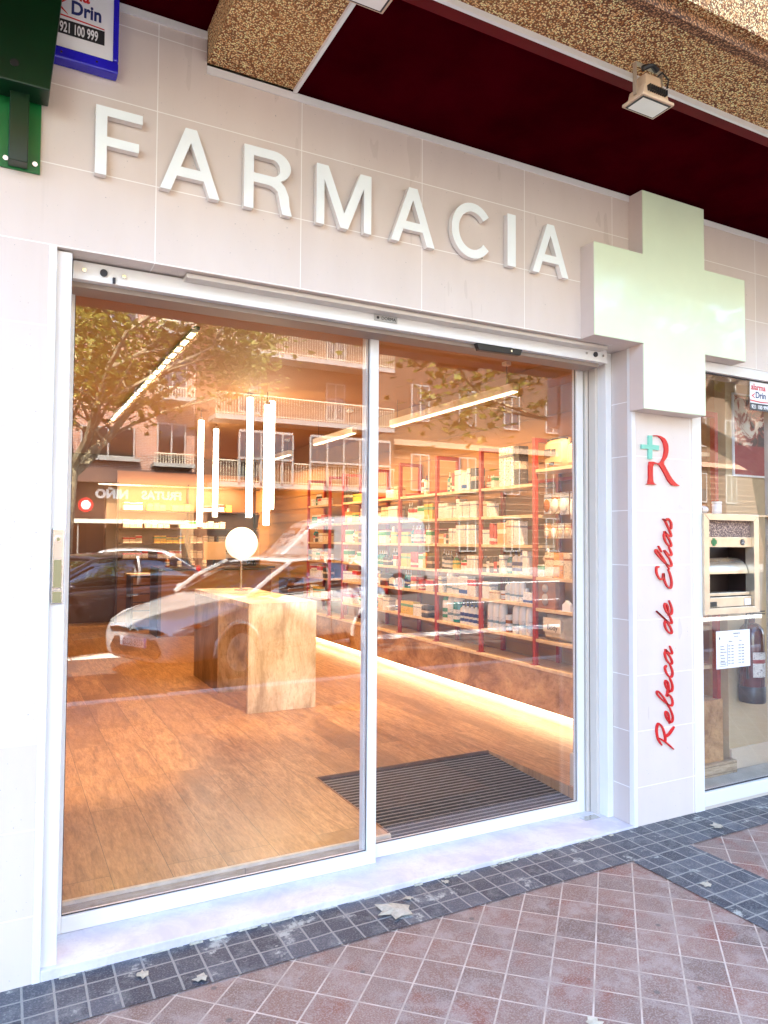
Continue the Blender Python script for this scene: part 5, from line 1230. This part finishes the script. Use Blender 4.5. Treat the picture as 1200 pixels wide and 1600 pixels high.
def hatchback(lb, loc, rz, paint, plate=None, L=4.27):
    t = thing('parked_car', lb, 'car', loc, rz, 'cars parked along the street')
    pm = plain('car paint '+lb[:12], paint, .22, .25, coat=1, var=.01)
    st_ = [(0, .60, .24, .45, .60), (.04, .70, .22, .45, .66), (.16, .80, .2, .5, .73), (.5, .865, .19, .55, .83), (.95, .88, .19, .55, .935), (1.25, .885, .19, .55, .98), (2.0, .89, .19, .55, 1.0), (3.0, .89, .19, .55, 1.02), (3.6, .88, .2, .55, 1.04), (4.0, .85, .23, .6, 1.03), (4.18, .8, .28, .6, .98), (4.26, .7, .33, .6, .85)]
    k = L/4.27
    rings = []
    for x, w_, zb, zm, zt in st_:
        h = [(0, zb), (w_*.8, zb), (w_*.97, zb+.07), (w_, zm), (w_*.985, zt-.13), (w_*.92, zt-.03), (w_*.6, zt+.012), (0, zt+.02)]
        rings.append([(x*k, a, z) for a, z in h]+[(x*k, -a, z) for a, z in h[-2:0:-1]]+[(x*k, 0, zb+1e-4)])
    loft(rings, 'body', pm, t, 2)
    gs = [(1.12, .74, .70, .95, .975), (1.5, .77, .66, .95, 1.17), (2.05, .78, .6, .97, 1.41), (2.7, .78, .6, .98, 1.455), (3.3, .77, .58, 1.0, 1.42), (3.85, .74, .56, 1.02, 1.25), (4.12, .7, .56, 1.0, 1.03)]
    def gring(g, e=0, top=None):
        x, wb, wt_, zb, zt = g; h = [(0, zb-.02), (wb+e, zb), (wb+e-.015, zb+(zt-zb)*.35), (wt_+e+.02, zt-.05 if zt-zb > .1 else zt-.01), (wt_*.8, zt+e), (0, zt+.015+e)]
        return [(x*k, a, z) for a, z in h]+[(x*k, -a, z) for a, z in h[-2:0:-1]]+[(x*k, 0, zb-.0199)]
    loft([gring(g) for g in gs], 'cabin_glass', CGL, t, 2)
    MB().box(1.5*k, 3.6*k, -.6, .6, .5, 1.02).build('interior', CINT, t)
    q = MB()
    for y in (-.35, .35): q.box(2.2*k, 2.35*k, y-.22, y+.22, .9, 1.25); q.box(3.1*k, 3.22*k, y-.22, y+.22, .9, 1.22)
    q.build('seat', CINT, t, bevel=.04)
    rg = [(2.0, .8, .6, 1.0, 1.41), (2.15, .8, .62, 1.0, 1.435), (2.7, .8, .62, 1.0, 1.462), (3.3, .79, .6, 1.0, 1.43), (3.75, .77, .58, 1.0, 1.30)]
    m = MB(); R1 = []
    for x, wb, wt_, zb, zt in rg: R1.append([(x*k, a, z) for a, z in ((-wt_-.03, zt-.045), (-wt_*.85, zt+.005), (0, zt+.03), (wt_*.85, zt+.005), (wt_+.03, zt-.045), (wt_, zt-.06), (0, zt-.0), (-wt_, zt-.06))])
    loft(R1, 'roof', pm, t, 1)
    for s_ in (-1, 1):
        m = MB(); m.tube([(1.14*k, s_*.74, .96), (1.5*k, s_*.73, 1.17), (2.0*k, s_*.64, 1.38)], .032, 6); m.build('windscreen_pillar', pm, t, smooth=True)
        m = MB(); m.tube([(2.62*k, s_*.80, .98), (2.68*k, s_*.765, 1.2), (2.72*k, s_*.65, 1.41)], .034, 6); m.build('door_pillar', BLACK, t, smooth=True)
        m = MB(); m.tube([(3.95*k, s_*.75, 1.0), (3.72*k, s_*.74, 1.15), (3.35*k, s_*.65, 1.37)], .06, 6); m.build('rear_pillar', pm, t, smooth=True)
        m = MB(); m.tube([(1.2*k, s_*.79, .975), (2.5*k, s_*.80, 1.0), (3.9*k, s_*.76, 1.03)], .014, 6); m.build('window_trim', BLACK, t)
        m = MB(); m.ball((1.42*k, s_*.96, 1.0), .1, 12, 8, (.55, 1, .62)); m.build('wing_mirror', pm, t, smooth=True)
        for dx in (2.38, 3.38):
            m = MB(); m.box(dx*k, (dx+.17)*k, s_*.9-.012, s_*.9+.012, .83, .86); m.build('door_handle', BLACK if paint[0] > .3 else CHROME, t, bevel=.006)
        for dx in (1.42, 2.6, 3.6):
            m = MB(); m.tube([(dx*k, s_*.893, .3), (dx*k, s_*.897, .6), (dx*k, s_*.878, .93)], .004, 5); m.build('panel_gap', BLACK, t)
        m = MB(); m.box(1.35*k, 2.95*k, s_*.9-.012, s_*.9+.012, .27, .36); m.build('side_moulding', BLACK, t, bevel=.01)
        for wx in (.86, 3.46):
            wt = thing('wheel', None, None, (wx*k, s_*.78, .31)); wt.parent = t
            q = MB(); q.cyl((0, s_*-.0, 0), (0, s_*.135, 0), .315, n=32); q.build('tyre', TYRE, wt, smooth=True, bevel=.02)
            q = MB(); q.cyl((0, s_*.1355, 0), (0, s_*.142, 0), .225, n=32); q.build('wheel_well', CINT, wt)
            q = MB(); q.cyl((0, s_*.143, 0), (0, s_*.158, 0), .055, n=16)
            for a in range(7):
                an = R(a*360/7); c2, s2 = math.cos(an), math.sin(an)
                vv = [(rr_*c2-tt*s2, s_*yy, rr_*s2+tt*c2) for yy in (.1425, .155) for rr_, tt in ((.04, -.025), (.21, -.04), (.21, .04), (.04, .025))]
                q.add(vv, [(0, 1, 2, 3), (7, 6, 5, 4), (0, 4, 5, 1), (1, 5, 6, 2), (2, 6, 7, 3), (3, 7, 4, 0)])
            q.lathe([(.205, 0), (.232, 0), (.232, .01), (.205, .01)], (0, 0, 0), 28)
            n0 = len(q.v)-28*4
            q.v[n0:] = [(a_, s_*(.145+c3), b3_) for a_, b3_, c3 in q.v[n0:]]
            q.build('rim', RIM, wt)
            q = MB(); pts = [(wx*k+.36*math.cos(a), s_*.872, .31+.36*math.sin(a)) for a in [R(-5+i*190/14) for i in range(15)]]; q.tube(pts, .03, 6); q.build('arch', CINT if paint[0] < .2 else pm, t, smooth=True)
            q = MB(); q.cyl((wx*k, s_*.8, .31), (wx*k, s_*.893, .31), .345, n=32); q.build('arch_liner', CINT, t)
        # headlamp sweeping back along the wing
        m = MB(); pts = [(.10, s_*.50, .60), (.16, s_*.70, .645), (.45, s_*.86, .73), (.72, s_*.885, .79), (.5, s_*.885, .70), (.22, s_*.80, .60), (.11, s_*.62, .555)]
        ptsb = [(x+.08, y*.9, z-.01) for x, y, z in pts]; n7 = len(pts)
        m.add([(x*k-.035, y*1.02, z+.012) for x, y, z in pts]+[(x*k, y, z) for x, y, z in ptsb], [tuple(range(n7)) if s_ > 0 else tuple(range(n7))[::-1]]+[(i, (i+1) % n7, (i+1) % n7+n7, i+n7) for i in range(n7)])
        m.build('headlight', LAMPM, t); m = MB(); m.ball((.30*k, s_*.79, .66), .045, 10, 8, (1.2, .9, .6)); m.build('indicator', AMBER, t, smooth=True)
        m = MB(); m.ball((4.16*k, s_*.74, .92), .1, 10, 8, (.7, .7, 1.4)); m.build('tail_light', TAILM, t, smooth=True)
        m = MB(); m.box(.055*k, .12*k, min(s_*.5, s_*.7), max(s_*.5, s_*.7), .36, .48); m.build('fog_lamp', BLACK, t, bevel=.02)
    m = MB(); v = [(-.012, y, z) for y, z in ((-.42, .28), (.42, .28), (.5, .36), (.4, .5), (-.4, .5), (-.5, .36))]; m.prism([(p[1], p[2]) for p in v], -.02, .06, 'x'); m.build('lower_grille', BLACK, t, bevel=.01)
    m = MB(); m.prism([(-.5, .565), (.5, .565), (.52, .60), (.4, .62), (0, .60), (-.4, .62), (-.52, .6)], -.005, .05, 'x'); gg = m.build('upper_grille', BLACK, t)
    m = MB()
    for z in (.60, .635): m.prism([(-.09, z-.02), (0, z+.02), (.09, z-.02), (.09, z-.005), (0, z+.04), (-.09, z-.005)], -.02, -.006, 'x')
    m.build('chevron_badge', CHROME, t)
    pl_ = MB(); pl_.box(-.03, -.02, -.26, .26, .40, .51); po_ = pl_.build('number_plate', SIGNW, t)
    if plate: txt(plate, .105, INK, po_, (-.031, .20, .415), (R(90), 0, R(-90)), .001, sx=.86, bold=.002); MB().box(-.0315, -.0302, .215, .258, .402, .508).build('blue_band', BLUE, po_)
    m = MB(); m.box(1.16*k, 1.2*k, -.6, .6, .985, .992); m.build('wiper_cowl', BLACK, t)
    return t
# angled bays: the nose of each car points to the near kerb
ax = R(-26)
hatchback('silver hatchback parked nose to the kerb, reflected in the left door leaf', (.95, -5.85, -.16), ax, (.52, .5, .47), '4158 GZG')
hatchback('dark hatchback parked beside the silver one, reflected at the far left', (-1.35, -7.85, -.16), ax, (.03, .02, .02), '7302 DFK')
hatchback('white saloon parked across the street, reflected behind the dark car', (-.3, -15.6, -.16), R(8), (.7, .69, .66))
def van(lb, loc, rz):
    t = thing('parked_van', lb, 'van', loc, rz); pm = plain('van paint', (.26, .25, .24), .35, coat=1, var=.01); k = 1; rings = []
    for x, w_, zb, zt in [(0, .8, .4, 1.0), (.1, .92, .32, 1.15), (.7, .98, .3, 1.3), (1.4, .99, .3, 2.15), (1.9, 1.0, .3, 2.42), (3.5, 1.0, .3, 2.48), (5.2, 1.0, .3, 2.48), (5.45, .98, .32, 2.4), (5.5, .95, .4, 2.2)]:
        h = [(0, zb), (w_*.85, zb), (w_, zb+.1), (w_, (zb+zt)/2), (w_*.97, zt-.18), (w_*.85, zt-.03), (0, zt)]
        rings.append([(x, a, z) for a, z in h]+[(x, -a, z) for a, z in h[-2:0:-1]]+[(x, 0, zb+1e-4)])
    loft(rings, 'body', pm, t, 2)
    m = MB(); m.add([(.86, -.8, 1.42), (.86, .8, 1.42), (1.36, .7, 2.05), (1.36, -.7, 2.05)], [(0, 1, 2, 3)]); m.build('windscreen', WGL, t)
    for s_ in (-1, 1):
        m = MB(); m.box(5.49, 5.53, s_*.48-.38, s_*.48+.38, 1.45, 2.1); m.build('rear_window', WGL, t, bevel=.03)
        m = MB(); m.box(1.5, 2.3, s_*1.0-.012, s_*1.0+.012, 1.45, 2.0); m.build('side_window', WGL, t, bevel=.03)
        m = MB(); m.box(5.44, 5.53, s_*.9-.05, s_*.9+.05, .9, 1.3); m.build('tail_light', TAILM, t)
        for wx in (1.0, 4.5):
            wt = thing('wheel', None, None, (wx, s_*.86, .34)); wt.parent = t
            MB().cyl((0, 0, 0), (0, s_*.16, 0), .345, n=28).build('tyre', TYRE, wt, bevel=.02); MB().cyl((0, s_*.161, 0), (0, s_*.17, 0), .2, n=24).build('rim', RIM, wt)
    m = MB(); m.box(5.5, 5.56, -.9, .9, .42, .58); m.build('bumper', BLACK, t, bevel=.02); m = MB(); m.box(5.515, 5.525, -.26, .26, .8, .91); m.build('number_plate', SIGNW, t)
    m = MB(); m.box(5.505, 5.512, -.006, .006, .6, 2.3); m.build('door_gap', BLACK, t)
    return t
van('white panel van parked across the street, reflected in the right door leaf', (6.0, -17.6, -.16), R(3))
